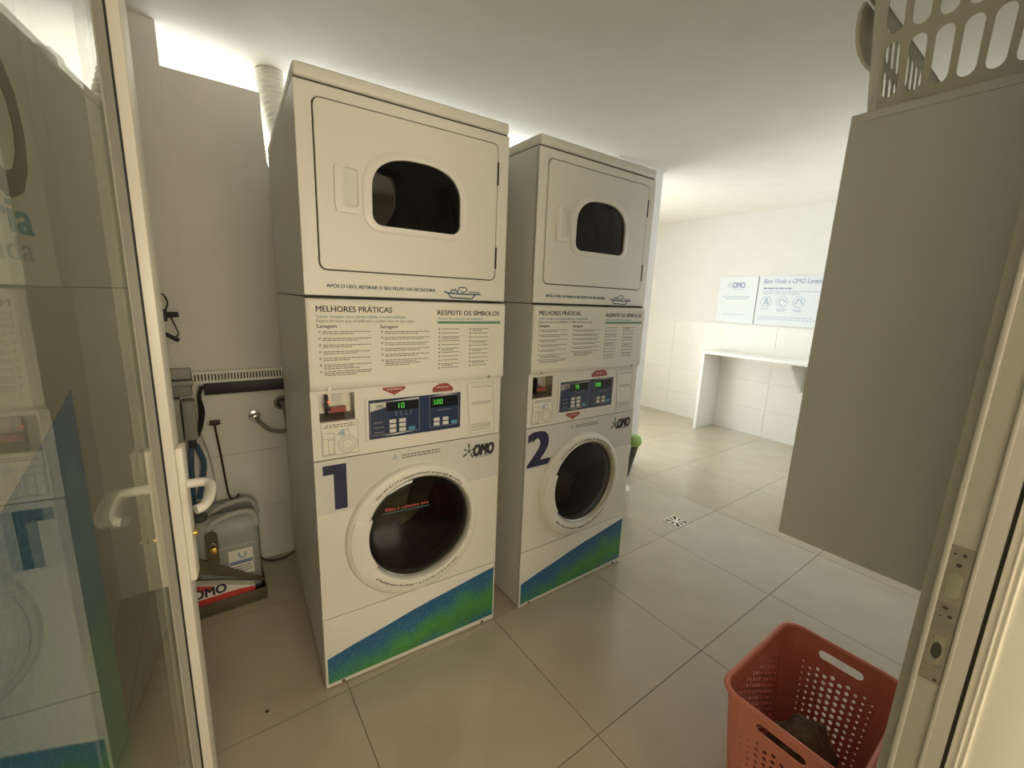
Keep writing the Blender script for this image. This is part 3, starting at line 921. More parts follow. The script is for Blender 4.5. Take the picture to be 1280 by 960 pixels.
    for a0, a1, r0 in ((136, 42, 0.2185), (222, 312, 0.2185)):
        m = MB()
        a = a0
        sg = 1 if a1 > a0 else -1
        while (a1 - a) * sg > 0:
            da = rnd.uniform(0.7, 1.4)
            r_ = r0 + rnd.uniform(-0.0010, 0.0016)
            hgt = rnd.choice((0.0042, 0.0055, 0.0068))
            p0, p1 = radians(a), radians(a + sg * da)
            c0 = mid
            m.prism([(c0[0] + (r_ - hgt / 2) * cos(p0), c0[1] + (r_ - hgt / 2) * sin(p0)), (c0[0] + (r_ - hgt / 2) * cos(p1), c0[1] + (r_ - hgt / 2) * sin(p1)), (c0[0] + (r_ + hgt / 2) * cos(p1), c0[1] + (r_ + hgt / 2) * sin(p1)), (c0[0] + (r_ + hgt / 2) * cos(p0), c0[1] + (r_ + hgt / 2) * sin(p0))], -0.0272, -0.0255)
            a += sg * (da + (0.45 if rnd.random() < 0.78 else 1.7))
        B(m, 'ring_print', 'grey_ink', dr)
    if no == 1:
        m = MB()
        rn = random.Random(5)
        x_ = 0.215
        while x_ < 0.370:
            wv = rn.uniform(0.005, 0.009)
            m.box(x_, x_ + wv, -0.0225, -0.0215, 0.641 - (x_ - 0.215) * 0.02, 0.641 - (x_ - 0.215) * 0.02 + rn.choice((0.008, 0.011, 0.014)))
            x_ += wv + (0.0025 if rn.random() < 0.8 else 0.008)
        B(m, 'red_window_print', 'red', dr)
        B(wavy(MB(), [(0.205 + 0.006 * k, 0.633 + 0.0035 * (k % 2) - k * 0.0002) for k in range(30)], 0.0016, -0.0218), 'wavy_underline', 'teal_ink', dr)
    # drum
    m = MB().loft([[(GC[0] + r_ * cos(2 * pi * k / 48), y_, GC[1] + r_ * sin(2 * pi * k / 48)) for k in range(48)] for y_, r_ in ((0.03, 0.196), (0.07, 0.19), (0.075, 0.235), (0.42, 0.235), (0.44, 0.20), (0.45, 0.06))], cap1=True)
    B(m, 'wash_drum', 'dsteel', wbody, smooth=True)
    for k in range(3):
        a = radians(40 + 120 * k)
        ca, sa = cos(a), sin(a)
        vs_ = [(GC[0] + (ca * r_ - sa * o_), y_, GC[1] + (sa * r_ + ca * o_)) for y_ in (0.09, 0.40) for r_, o_ in ((0.236, -0.04), (0.17, 0.0), (0.236, 0.04))]
        B(MB().add(vs_, [(0, 1, 2), (5, 4, 3), (0, 3, 4, 1), (1, 4, 5, 2), (2, 5, 3, 0)]), 'drum_paddle', 'dsteel', wbody)
    # numbers and logo
    if no == 1:
        B(MB().prism([(0.056, 0.681), (0.096, 0.681), (0.096, 0.838), (0.024, 0.838), (0.024, 0.806), (0.056, 0.806)], -0.0032, -0.0024), 'number_one', 'navy')
    else:
        text('number_two', '2', 0.018, 0.684, -0.0030, 'navy', root, height=0.150, width=0.108, bold=0.045)
    text('logo_text', 'OMO', 0.565, 0.779, -0.0031, 'ink', root, height=0.044, width=0.089, bold=0.085, slant=0.10)
    text('logo_sub_text', 'lavanderia', 0.576, 0.770, -0.0031, 'teal_ink', root, height=0.0075, width=0.078)
    B(splash(MB(), 0.548, 0.802, 0.030, -0.0032), 'logo_splash', 'leaf')
    m = MB()
    dashes(m, 0.283, 0.425, 0.8295, 0.0045, -0.0028, 9, 0.006, 0.018, 0.003)
    dashes(m, 0.283, 0.430, 0.8205, 0.0045, -0.0028, 10, 0.006, 0.018, 0.003)
    B(m, 'notice_print', 'grey_ink')
    B(splash(MB(), 0.259, 0.828, 0.011, -0.0028), 'notice_icon', 'teal_ink')
    # ---- kick panel
    B(MB().box(0.003, W - 0.003, 0.004, 0.01, 0.277, 0.285), 'seam', 'gap')
    kp = B(MB().box(0.0, W, -0.002, 0.012, 0.006, 0.279), 'kick_panel', 'enamel', bevel=0.0025)
    B(MB().prism([(0.008, 0.022), (0.676, 0.029), (0.676, 0.260), (0.60, 0.247), (0.469, 0.223), (0.40, 0.212), (0.307, 0.194), (0.209, 0.170), (0.10, 0.147), (0.008, 0.124)], -0.0028, -0.0018), 'wave_sticker', MTW[no], kp)
    for xb in (0.058, 0.625):
        B(MB().tube([(xb, -0.0015, 0.014), (xb, -0.006, 0.014)], 0.0055, 8), 'bolt', 'brown', kp)
    OFF[0] = Vector((0, 0, 0))
    return root

# distance below the upper edge in the machine's own centred coordinates
MTW = {1: wave_mat('machine_wave_print', 0.1225 + 0.203 * W / 2, 0.203, -1.0), 2: wave_mat('machine_wave_print_two', 0.115 + 0.203 * W / 2, 0.203, -1.0)}

def corner_to_centre(x, y, a):
    return (x + cos(a) * W / 2 - sin(a) * D / 2, y + sin(a) * W / 2 + cos(a) * D / 2, 0)
A1, A2 = -0.055, -0.012
machine(1, corner_to_centre(0, 0, A1), A1, 'white stacked washer and dryer marked with a large 1, nearest the glass door')
machine(2, corner_to_centre(0.8094, -0.0516, A2), A2, 'white stacked washer and dryer marked with a large 2, beside the column')

# laundry behind the second porthole
def lump(name, c, rx, ry, rz, m, seed, amp=0.25, n=20, flat=None):
    bm = bmesh.new()
    bmesh.ops.create_icosphere(bm, subdivisions=4, radius=1.0)
    rnd = random.Random(seed)
    ph = [(Vector((rnd.uniform(-1, 1), rnd.uniform(-1, 1), rnd.uniform(-1, 1))) * rnd.uniform(2, 7), rnd.uniform(0, 6.28)) for _ in range(n)]
    for v in bm.verts:
        s = sum(abs(sin(v.co.dot(k) + q)) for k, q in ph) / n
        v.co *= 1 + amp * (s - 0.64) * 3
        if flat is not None and v.co.z < flat:
            v.co.z = flat
        v.co = Vector((v.co.x * rx, v.co.y * ry, v.co.z * rz))
    me = bpy.data.meshes.new(name)
    bm.to_mesh(me)
    bm.free()
    o = link(name, me, m, None, smooth=True)
    o.location = c
    return o

o = lump('laundry', (0.8094 + 0.335, 0.17, 0.435), 0.15, 0.10, 0.10, 'laundry', 4)
tag(o, 'pale laundry tumbling behind the porthole glass of machine 2', 'laundry')

# ------------------------------------------------------------------ exhaust duct
path = spline([(0.20, 0.940, 1.73), (0.195, 0.960, 1.82), (0.175, 1.03, 1.97), (0.147, 1.09, 2.12), (0.120, 1.125, 2.27), (0.112, 1.13, 2.384)], 12)
path2, rs = [], []
for i, p in enumerate(path):
    path2.append(p)
    rs.append(0.063 if i % 2 else 0.0575)
du = MB().tube(path2, 0.06, 20, rs).build('exhaust_duct', 'duct', smooth=False)
tag(du, 'pale ribbed exhaust duct rising to the ceiling behind machine 1', 'duct')

# ------------------------------------------------------------------ things on the back wall beside machine 1
ct = empty('cable_trunking', (-0.05, PY - 0.006, 0.96))
OFF[0] = Vector((-0.05, PY - 0.006, 0.96))
x0, x1, y1 = -0.30, 0.62, PY - 0.006
y0 = y1 - 0.028
MB().box(x0, x1, y0 - 0.002, y1, 0.999, 1.011).build('cover_rail', 'plastic', ct, bevel=0.001)
MB().box(x0, x1, y0, y1, 0.957, 0.968).build('base_rail', 'plastic', ct, bevel=0.001)
m = MB()
x = x0
while x < x1 - 0.01:
    m.box(x, x + 0.0068, y0, y0 + 0.003, 0.967, 1.0)
    x += 0.0125
m.build('teeth', 'plastic', ct)
MB().box(x0, x1, y0 + 0.012, y1, 0.966, 1.0).build('inner_dark', 'gap', ct)
OFF[0] = Vector((0, 0, 0))
tag(ct, 'white slotted cable trunking along the wall above the black strip', 'cable trunking')
tag(MB().box(-0.262, 0.62, PY - 0.032, PY - 0.006, 0.901, 0.956).build('foam_strip', 'black', bevel=0.004), 'thick black strip running along the wall under the trunking', 'foam strip')

YW = PY - 0.006
# dosing equipment
dz = empty('dosing_pump', (-0.335, YW, 0.72))
OFF[0] = Vector((-0.335, YW, 0.72))
MB().box(-0.375, -0.297, YW - 0.055, YW, 0.955, 0.978).build('lower_cover', 'greybox', dz, bevel=0.003)
MB().box(-0.385, -0.302, YW - 0.05, YW, 0.985, 1.03).build('top_box', 'greybox', dz, bevel=0.004)
MB().box(-0.372, -0.305, YW - 0.045, YW, 0.905, 0.953).build('pump_head', 'greyplast', dz, bevel=0.008)
MB().box(-0.395, -0.352, YW - 0.07, YW, 0.70, 0.90).build('left_box', 'greybox', dz, bevel=0.004)
MB().box(-0.347, -0.300, YW - 0.085, YW, 0.715, 0.892).build('front_box', 'greyplast', dz, bevel=0.006)
MB().box(-0.338, -0.309, YW - 0.065, YW - 0.02, 0.672, 0.714).build('hose_clamp', 'black', dz, bevel=0.004)
OFF[0] = Vector((0, 0, 0))
tag(dz, 'grey detergent dosing unit of stacked boxes on the wall by the door', 'dosing unit')
for k, (px, pts) in enumerate(((0, [(-0.330, YW - 0.05, 0.68), (-0.337, YW - 0.055, 0.60), (-0.342, YW - 0.055, 0.50), (-0.345, YW - 0.05, 0.40)]), (1, [(-0.312, YW - 0.045, 0.68), (-0.292, YW - 0.045, 0.60), (-0.300, YW - 0.045, 0.52), (-0.322, YW - 0.04, 0.42)]))):
    o = MB().tube(spline(pts, 8), 0.011, 10).build('detergent_hose', 'bluehose', smooth=True)
    tag(o, ('straight blue detergent hose below the dosing unit' if k == 0 else 'blue detergent hose bowing outward below the dosing unit'), 'hose', 'blue hoses of the dosing unit')
o = MB().tube(spline([(-0.292, YW - 0.012, 0.72), (-0.268, YW - 0.012, 0.60), (-0.258, YW - 0.012, 0.48), (-0.262, YW - 0.012, 0.38)], 8), 0.0035, 6).build('clear_tube', 'clear', smooth=True)
tag(o, 'thin pale tube hanging beside the blue hoses', 'tube')
cbn = empty('cable_bundle', (-0.28, YW, 0.7))
OFF[0] = Vector((-0.28, YW, 0.7))
for k in range(4):
    MB().tube(spline([(-0.262 - k * 0.004, YW - 0.02 - k * 0.004, 0.945), (-0.278 - k * 0.003, YW - 0.03, 0.90), (-0.270 - k * 0.006, YW - 0.03, 0.83), (-0.283 - k * 0.004, YW - 0.03, 0.76), (-0.300 - 0.002 * k, YW - 0.035, 0.715)], 6), 0.0034, 6).build('cable', 'black', cbn, smooth=True)
OFF[0] = Vector((0, 0, 0))
tag(cbn, 'tangled black cable bundle between the strip and the dosing unit', 'cables')
# plug and its cord
pg = empty('wall_plug', (-0.237, YW, 0.76))
OFF[0] = Vector((-0.237, YW, 0.76))
MB().box(-0.256, -0.214, YW - 0.03, YW, 0.757, 0.777).build('plug', 'brownplug', pg, bevel=0.004)
MB().box(-0.264, -0.255, YW - 0.022, YW, 0.763, 0.772).build('tip', 'chrome', pg)
MB().tube(spline([(-0.236, YW - 0.02, 0.76), (-0.232, YW - 0.018, 0.70), (-0.222, YW - 0.015, 0.58), (-0.215, YW - 0.015, 0.47), (-0.208, YW - 0.02, 0.40), (-0.19, YW - 0.02, 0.37), (-0.165, YW - 0.02, 0.395)], 8), 0.0045, 8).build('cord', 'brownplug', pg, smooth=True)
OFF[0] = Vector((0, 0, 0))
tag(pg, 'dark plug on the wall with a cord hanging straight down', 'plug')
# water valve and hose
va = empty('water_valve', (-0.07, YW, 0.776))
OFF[0] = Vector((-0.07, YW, 0.776))
MB().tube([(-0.074, YW, 0.776), (-0.074, YW - 0.006, 0.776)], 0.026, 20).build('wall_flange', 'chrome', va, bevel=0.002)
MB().tube([(-0.074, YW, 0.776), (-0.072, YW - 0.045, 0.774)], 0.015, 14).build('valve_body', 'chrome', va, bevel=0.003)
MB().tube(spline([(-0.072, YW - 0.04, 0.774), (-0.06, YW - 0.055, 0.755), (-0.02, YW - 0.06, 0.712), (0.03, YW - 0.06, 0.695), (0.075, YW - 0.075, 0.705), (0.12, YW - 0.10, 0.755)], 8), 0.010, 10).build('hose', 'hose', va, smooth=True)
OFF[0] = Vector((0, 0, 0))
tag(va, 'round chrome water valve on the wall with a grey hose curving to machine 1', 'valve')
pp = empty('drain_outlet', (0.048, YW, 0.828))
OFF[0] = Vector((0.048, YW, 0.828))
m = MB()
L = lambda r, y, c=(0.048, 0.828): [(c[0] + r * cos(2 * pi * k / 24), y, c[1] + r * sin(2 * pi * k / 24)) for k in range(24)]
m.loft([L(0.036, YW), L(0.036, YW - 0.006), L(0.025, YW - 0.008), L(0.024, YW)]).build('cover_ring', 'hose', pp, smooth=True)
MB().loft([L(0.025, YW - 0.004)], cap1=True).build('dark_opening', 'gap', pp)
MB().tube(spline([(0.05, YW - 0.002, 0.83), (0.055, YW - 0.04, 0.815), (0.062, YW - 0.05, 0.76), (0.066, YW - 0.05, 0.70), (0.075, YW - 0.05, 0.64)], 8), 0.013, 10).build('drain_hose', 'hose', pp, smooth=True)
OFF[0] = Vector((0, 0, 0))
tag(pp, 'dark round drain outlet with a hose behind machine 1', 'drain outlet')
# sensor cable with two black plugs
sn = empty('hanging_cable', (-0.36, PY - 0.01, 1.2))
OFF[0] = Vector((-0.36, PY - 0.01, 1.2))
yq = PY - 0.032
MB().tube([(-0.375, yq, 1.262), (-0.322, yq, 1.264)], 0.0115, 12).build('socket', 'black', sn, bevel=0.002)
MB().tube([(-0.378, yq, 1.185), (-0.331, yq, 1.152)], 0.0085, 10).build('connector', 'black', sn, bevel=0.002)
MB().box(-0.385, -0.362, yq - 0.012, PY - 0.01, 1.235, 1.285).build('wall_block', 'black', sn, bevel=0.004)
MB().tube(spline([(-0.37, yq, 1.27), (-0.355, yq, 1.31), (-0.365, yq, 1.345), (-0.385, yq, 1.345), (-0.395, yq, 1.31), (-0.378, yq, 1.26)], 8), 0.0028, 6).build('loop', 'black', sn, smooth=True)
MB().tube(spline([(-0.352, yq, 1.262), (-0.338, yq, 1.215), (-0.330, yq, 1.185), (-0.338, yq, 1.165)], 8), 0.0022, 6).build('lead', 'black', sn, smooth=True)
OFF[0] = Vector((0, 0, 0))
tag(sn, 'looped black cable with two plugs on the wall by the door edge', 'cable')

# ------------------------------------------------------------------ detergent corner
tr = empty('metal_tray', (-0.25, 0.80, 0))
OFF[0] = Vector((-0.25, 0.80, 0))
TX, TXR = -0.42, -0.105
MB().box(TX, TXR, 0.64, 0.972, 0.0, 0.006).build('base', 'brown', tr)
MB().box(TX, TXR, 0.640, 0.643, 0.006, 0.058).build('front_wall', 'brown', tr, bevel=0.001)
MB().box(TXR - 0.003, TXR, 0.643, 0.972, 0.006, 0.058).build('side_wall', 'brown', tr, bevel=0.001)
MB().box(TX, TX + 0.003, 0.643, 0.972, 0.006, 0.058).build('side_wall', 'brown', tr, bevel=0.001)
MB().prism([(-0.106, 0.052), (-0.106, 0.064), (-0.40, 0.292), (-0.40, 0.205)][::-1], 0.700, 0.703).build('locking_strap', 'brown', tr)
MB().prism(rrect(-0.312, -0.268, 0.20, 0.355, 0.018), 0.694, 0.698).build('hasp', 'brown', tr)
OFF[0] = Vector((0, 0, 0))
tag(tr, 'brown metal tray with a slanted locking strap holding the grey jugs', 'tray')
pk = empty('padlock', (-0.288, 0.685, 0.25))
OFF[0] = Vector((-0.288, 0.685, 0.25))
MB().box(-0.302, -0.274, 0.679, 0.692, 0.262, 0.288).build('lock_body', 'brass', pk, bevel=0.003)
MB().tube(spline([(-0.297, 0.686, 0.285), (-0.297, 0.686, 0.300), (-0.288, 0.686, 0.309), (-0.279, 0.686, 0.300), (-0.279, 0.686, 0.285)], 6), 0.0025, 8).build('shackle', 'chrome', pk, smooth=True)
OFF[0] = Vector((0, 0, 0))
tag(pk, 'small brass padlock hanging on the strap in front of the jug', 'padlock')

def jug(loc, label, sheet):
    r = empty('detergent_jug', loc)
    tag(r, label, 'jug', 'grey detergent jugs in the tray')
    b = MB()
    loops = []
    for z, sx, sy in ((0.0, 0.112, 0.050), (0.006, 0.120, 0.0575), (0.30, 0.120, 0.0575), (0.335, 0.119, 0.052), (0.365, 0.113, 0.036), (0.382, 0.098, 0.018)):
        loops.append([(p[0], p[1], z) for p in rrect(-sx, sx, -sy, sy, min(0.022, sy * 0.6), 4)])
    b.loft(loops, cap0=True, cap1=True)
    body = b.build('body', 'jug', r, bevel=0.0)
    for p in body.data.polygons: p.use_smooth = True
    MB().tube(spline([(-0.075, -0.045, 0.30), (-0.066, -0.046, 0.350), (-0.03, -0.040, 0.378), (0.03, -0.036, 0.392), (0.08, -0.036, 0.390), (0.106, -0.040, 0.366), (0.114, -0.046, 0.32)], 6), 0.0125, 10).build('handle', 'jugh', r, smooth=True)
    MB().tube([(-0.088, 0, 0.375), (-0.088, 0, 0.405)], 0.024, 16).build('cap', 'dgrey', r, bevel=0.003)
    MB().box(-0.06, 0.10, -0.0605, -0.056, 0.245, 0.252).build('moulded_line', 'jugh', r, bevel=0.001)
    if sheet:
        lb = MB().box(-0.005, 0.088, -0.0592, -0.0575, 0.10, 0.225).build('label_sheet', 'paper', r)
        MB().box(-0.002, 0.085, -0.0598, -0.0590, 0.155, 0.172).build('blue_band', 'pblue', lb)
        m = MB()
        for q in range(3):
            dashes(m, 0.004, 0.08, 0.140 - q * 0.012, 0.005, -0.0594, q + 2)
        m.build('small_print', 'grey_ink', lb)
        m = MB()
        wavy(m, [(0.034, 0.210), (0.036, 0.190), (0.047, 0.183), (0.058, 0.190), (0.060, 0.210)], 0.009, -0.0596)
        m.build('u_mark', 'pblue2', lb)
    return r
jug((-0.232, 0.778, 0.006), 'front grey detergent jug with a white label behind the padlock', True)
jug((-0.222, 0.905, 0.006), 'rear grey detergent jug against the wall tiles', False)
bx = empty('detergent_box', (-0.27, 0.67, 0.006))
OFF[0] = Vector((-0.27, 0.67, 0.006))
MB().prism([(-0.385, 0.007), (-0.150, 0.007), (-0.150, 0.075), (-0.25, 0.118), (-0.385, 0.165)], 0.651, 0.689).build('carton', 'paper', bx)
MB().prism([(-0.385, 0.055), (-0.150, 0.055), (-0.150, 0.074), (-0.205, 0.082), (-0.385, 0.082)], 0.6500, 0.6515).build('red_band', 'redp', bx)
MB().prism([(-0.385, 0.135), (-0.315, 0.115), (-0.30, 0.130), (-0.385, 0.163)], 0.6500, 0.6515).build('red_corner', 'redp', bx)
text('carton_text', 'OMO', -0.372, 0.090, 0.6500, 'ink', bx, height=0.040, width=0.115, bold=0.04)
OFF[0] = Vector((0, 0, 0))
tag(bx, 'red and white detergent carton lying in the tray under the strap', 'carton')
o = MB().tube(spline([(-0.10, 0.955, 0.03), (-0.085, 0.95, 0.012), (-0.05, 0.93, 0.006), (0.0, 0.925, 0.006), (0.05, 0.93, 0.02), (0.10, 0.935, 0.05)], 8), 0.0055, 8).build('power_cable', 'brownplug', smooth=True)
tag(o, 'dark cord lying on the floor between the jugs and machine 1', 'cord')
o = MB().prismz([(-0.186, 0.024), (-0.176, 0.022), (-0.174, 0.028), (-0.180, 0.031), (-0.187, 0.029)], 0.0, 0.003).build('floor_crumb', 'brown')
tag(o, 'tiny dark crumb on the floor tile left of machine 1', 'crumb')

# ------------------------------------------------------------------ far wall: posters and bench
def poster(name, ya, yb, z0, z1, label):
    """ya left, yb right as seen; local x runs along -y"""
    r = empty(name, (XR - 0.0065, ya, z0), -pi / 2)
    tag(r, label, 'poster')
    MB().box(0, ya - yb, -0.004, 0, 0, z1 - z0).build('sheet', 'poster', r)
    return r
p1 = poster('wall_poster', 1.285, 0.862, 1.215, 1.722, 'white poster with a blue logo on the far wall, left of the two')
y = -0.0046
text('logo_text', 'OMO', 0.155, 0.385, y, 'pblue', p1, height=0.06, width=0.135, bold=0.03)
splash(MB(), 0.125, 0.415, 0.034, y).build('logo_splash', 'pblue2', p1)
dashes(MB(), 0.16, 0.28, 0.362, 0.008, y, 3).build('logo_sub_print', 'pblue2', p1)
m = MB()
dashes(m, 0.05, 0.36, 0.285, 0.010, y, 4, 0.02, 0.05, 0.008)
dashes(m, 0.09, 0.34, 0.262, 0.010, y, 5, 0.02, 0.05, 0.008)
dashes(m, 0.08, 0.33, 0.09, 0.007, y, 6, 0.02, 0.05, 0.008)
m.build('small_print', 'pblue2', p1)
p2 = poster('wall_poster', 0.850, -0.20, 1.215, 1.722, 'wide white poster with three round icons on the far wall, cut off by the cabinet')
text('title_text', 'Bem Vindo a OMO Lavanderia Compartilhada', 0.045, 0.432, y, 'pblue', p2, height=0.045, width=0.93, bold=-0.005, slant=0.2)
m = MB()
dashes(m, 0.05, 0.32, 0.374, 0.013, y, 1, 0.02, 0.06, 0.008)
m.build('sub_title_print', 'pblue', p2)
m = MB()
dashes(m, 0.05, 0.75, 0.345, 0.008, y, 2, 0.02, 0.06, 0.008)
dashes(m, 0.05, 0.40, 0.325, 0.008, y, 3, 0.02, 0.06, 0.008)
for k in range(3):
    cx = 0.095 + 0.155 * k
    dashes(m, cx - 0.05, cx + 0.05, 0.165, 0.008, y, 9 + k, 0.02, 0.05, 0.008)
    if k: dashes(m, cx - 0.035, cx + 0.035, 0.148, 0.008, y, 12 + k, 0.02, 0.05, 0.008)
dashes(m, 0.08, 0.55, 0.085, 0.007, y, 20, 0.02, 0.06, 0.008)
dashes(m, 0.08, 0.62, 0.062, 0.007, y, 21, 0.02, 0.06, 0.008)
m.build('small_print', 'pblue2', p2)
for k in range(3):
    cx = 0.095 + 0.155 * k
    m = MB()
    wavy(m, [(cx + 0.052 * cos(2 * pi * q / 28), 0.245 + 0.052 * sin(2 * pi * q / 28)) for q in range(29)], 0.006, y)
    if k == 0:
        wavy(m, [(cx - 0.02, 0.215), (cx, 0.285), (cx + 0.025, 0.215), (cx - 0.01, 0.24)], 0.012, y)
    elif k == 1:
        wavy(m, [(cx + 0.028 * cos(2 * pi * q / 18), 0.240 + 0.028 * sin(2 * pi * q / 18)) for q in range(15)], 0.010, y)
    else:
        wavy(m, [(cx - 0.03, 0.225), (cx - 0.01, 0.275), (cx + 0.02, 0.26), (cx + 0.03, 0.225)], 0.014, y)
    m.build('round_icon', 'pblue2', p2)
m = MB()
wavy(m, [(0.055 + 0.02 * cos(2 * pi * q / 16), 0.075 + 0.02 * sin(2 * pi * q / 16)) for q in range(17)], 0.005, y)
m.build('ring_icon', 'pblue2', p2)

bn = empty('wall_bench', (4.44, 0.2, 0))
OFF[0] = Vector((4.44, 0.2, 0))
BX = XR - 0.006
MB().box(4.245, BX, -0.95, 1.20, 0.872, 0.902).build('top', 'bench', bn, bevel=0.002)
MB().box(4.262, BX, 1.155, 1.19, 0.0, 0.872).build('end_panel', 'bench', bn, bevel=0.001)
MB().box(BX - 0.02, BX, -0.95, 1.155, 0.80, 0.872).build('wall_batten', 'bench', bn)
for yb in (0.30, -0.55):
    m = MB()
    pts = [(4.275, 0.872), (4.275, 0.85), (BX, 0.56), (BX, 0.872)]
    m.add([(p[0], q, p[1]) for q in (yb - 0.012, yb + 0.012) for p in pts], [(0, 1, 2, 3), (7, 6, 5, 4), (0, 4, 5, 1), (1, 5, 6, 2), (2, 6, 7, 3), (3, 7, 4, 0)])
    m.build('bracket', 'bench', bn)
OFF[0] = Vector((0, 0, 0))
tag(bn, 'white wall bench fixed under the posters with an end panel and bracket', 'bench')

# ------------------------------------------------------------------ floor drain
fd = empty('floor_drain', (2.155, 0.022, 0))
OFF[0] = Vector((2.155, 0.022, 0))
DX0, DX1, DY0, DY1 = 2.095, 2.215, -0.038, 0.082
m = MB()
def flat_holed(mb, outer, inner, z0, z1):
    n = len(mb.v)
    holed(mb, outer, inner, 0, 1)
    for v in mb.v[n:]:
        a = v.y
        v.y, v.z = v.z, (z0 if a < 0.5 else z1)
    return mb
flat_holed(MB(), rect(DX0, DX1, DY0, DY1), rect(DX0 + 0.010, DX1 - 0.010, DY0 + 0.010, DY1 - 0.010), 0.0, 0.003).build('frame', 'steel', fd)
MB().box(DX0 + 0.009, DX1 - 0.009, DY0 + 0.009, DY1 - 0.009, 0.0, 0.0008).build('dark_well', 'gap', fd)
m = MB()
for k in range(8):
    a = k * pi / 4 + pi / 8
    ca, sa = cos(a), sin(a)
    l = 0.049 / max(abs(ca), abs(sa))
    pts = [(0.012, -0.003), (l, -0.011), (l, 0.011), (0.012, 0.003)]
    m.prismz([(2.155 + ca * p[0] - sa * p[1], 0.022 + sa * p[0] + ca * p[1]) for p in pts], 0.0008, 0.0025 + 0.00005 * k)
m.prismz([(2.155 + 0.018 * cos(2 * pi * k / 16), 0.022 + 0.018 * sin(2 * pi * k / 16)) for k in range(16)], 0.0008, 0.0032)
m.build('grate', 'chrome', fd)
OFF[0] = Vector((0, 0, 0))
tag(fd, 'small square steel floor drain set in the tiles', 'floor drain')

# ------------------------------------------------------------------ green-topped brush between machine 2 and the column
br = empty('cleaning_brush', (2.24, 0.52, 0))
OFF[0] = Vector((2.24, 0.52, 0))
lv = lambda r, z, cx, cy: [(cx + r * cos(2 * pi * k / 16), cy + r * 0.8 * sin(2 * pi * k / 16), z) for k in range(16)]
MB().loft([lv(0.030, 0.345, 2.293, 0.50), lv(0.050, 0.365, 2.294, 0.50), lv(0.052, 0.405, 2.288, 0.50), lv(0.040, 0.425, 2.283, 0.50), lv(0.012, 0.432, 2.283, 0.50)], cap0=True, cap1=True).build('green_head', 'lime', br, smooth=True)
MB().loft([lv(0.013, 0.10, 2.25, 0.515), lv(0.020, 0.20, 2.265, 0.51), lv(0.031, 0.345, 2.293, 0.50)], cap0=True, cap1=True).build('tapered_body', 'dgrey', br, smooth=True)
MB().loft([lv(0.055, 0.0, 2.236, 0.52), lv(0.055, 0.012, 2.236, 0.52), lv(0.020, 0.05, 2.240, 0.52), lv(0.014, 0.11, 2.25, 0.515)], cap0=True, cap1=True).build('stand', 'plastic', br, smooth=True)
OFF[0] = Vector((0, 0, 0))
tag(br, 'green-topped dark brush standing beside machine 2', 'brush')

# thin wire sticking out of the column
o = MB().tube(spline([(2.712, 0.86, 2.17), (2.75, 0.86, 2.172), (2.80, 0.86, 2.165)], 4), 0.003, 6).build('loose_wire', 'hose')
tag(o, 'short loose wire sticking out of the column near the ceiling', 'wire')

# ------------------------------------------------------------------ wall cabinet
CX0, CX1, CY0, CY1, CZ0, CZ1 = 0.90, 1.74, YF, -0.988, 0.828, 1.792
cb = empty('wall_cabinet', ((CX0 + CX1) / 2, CY0, CZ0))
OFF[0] = Vector(((CX0 + CX1) / 2, CY0, CZ0))
MB().box(CX0, CX1, CY0, CY1, CZ1 - 0.016, CZ1).build('top_panel', 'cab', cb, bevel=0.0008)
MB().box(CX0, CX0 + 0.016, CY0, CY1 - 0.0, CZ0, CZ1 - 0.0165).build('side_panel', 'cab', cb, bevel=0.0008)
MB().box(CX1 - 0.016, CX1, CY0, CY1, CZ0, CZ1 - 0.0165).build('side_panel', 'cab', cb, bevel=0.0008)
MB().box(CX0 + 0.016, CX1 - 0.016, CY0, CY1, CZ0, CZ0 + 0.016).build('bottom_panel', 'cab', cb)
MB().box(CX0 + 0.016, CX1 - 0.016, CY0, CY0 + 0.006, CZ0 + 0.016, CZ1 - 0.016).build('back_panel', 'cab', cb)
xm = (CX0 + CX1) / 2
for a, b, hx_ in ((CX0 + 0.018, xm - 0.001, xm - 0.05), (xm + 0.001, CX1 - 0.018, xm + 0.04)):
    d_ = MB().box(a, b, CY1 - 0.018, CY1 - 0.001, CZ0 + 0.018, CZ1 - 0.018).build('cabinet_door', 'cab', cb, bevel=0.001)
    MB().tube([(hx_ + 0.005, CY1 + 0.02, 1.2), (hx_ + 0.005, CY1 + 0.02, 1.36)], 0.005, 8).box(hx_, hx_ + 0.01, CY1 - 0.002, CY1 + 0.02, 1.205, 1.215).box(hx_, hx_ + 0.01, CY1 - 0.002, CY1 + 0.02, 1.345, 1.355).build('handle', 'steel', d_)
OFF[0] = Vector((0, 0, 0))
tag(cb, 'plain grey wall cabinet hung right of the doorway under the white basket', 'cabinet')

# ------------------------------------------------------------------ plastic baskets with cut-out walls
def perimeter(hx_, hy_, r, n=8):
    """points and lengths round a rounded rectangle, starting mid +x side going counter-clockwise"""
    pts = [(hx_, 0)]
    for cx, cy, a0 in ((hx_ - r, hy_ - r, 0), (-hx_ + r, hy_ - r, pi / 2), (-hx_ + r, -hy_ + r, pi), (hx_ - r, -hy_ + r, 3 * pi / 2)):
        for k in range(n + 1):
            a = a0 + k * pi / 2 / n
            pts.append((cx + r * cos(a), cy + r * sin(a)))
    pts.append((hx_, 0))
    s = [0]
    for a, b in zip(pts[:-1], pts[1:]):
        s.append(s[-1] + math.hypot(b[0] - a[0], b[1] - a[1]))
    return pts, s

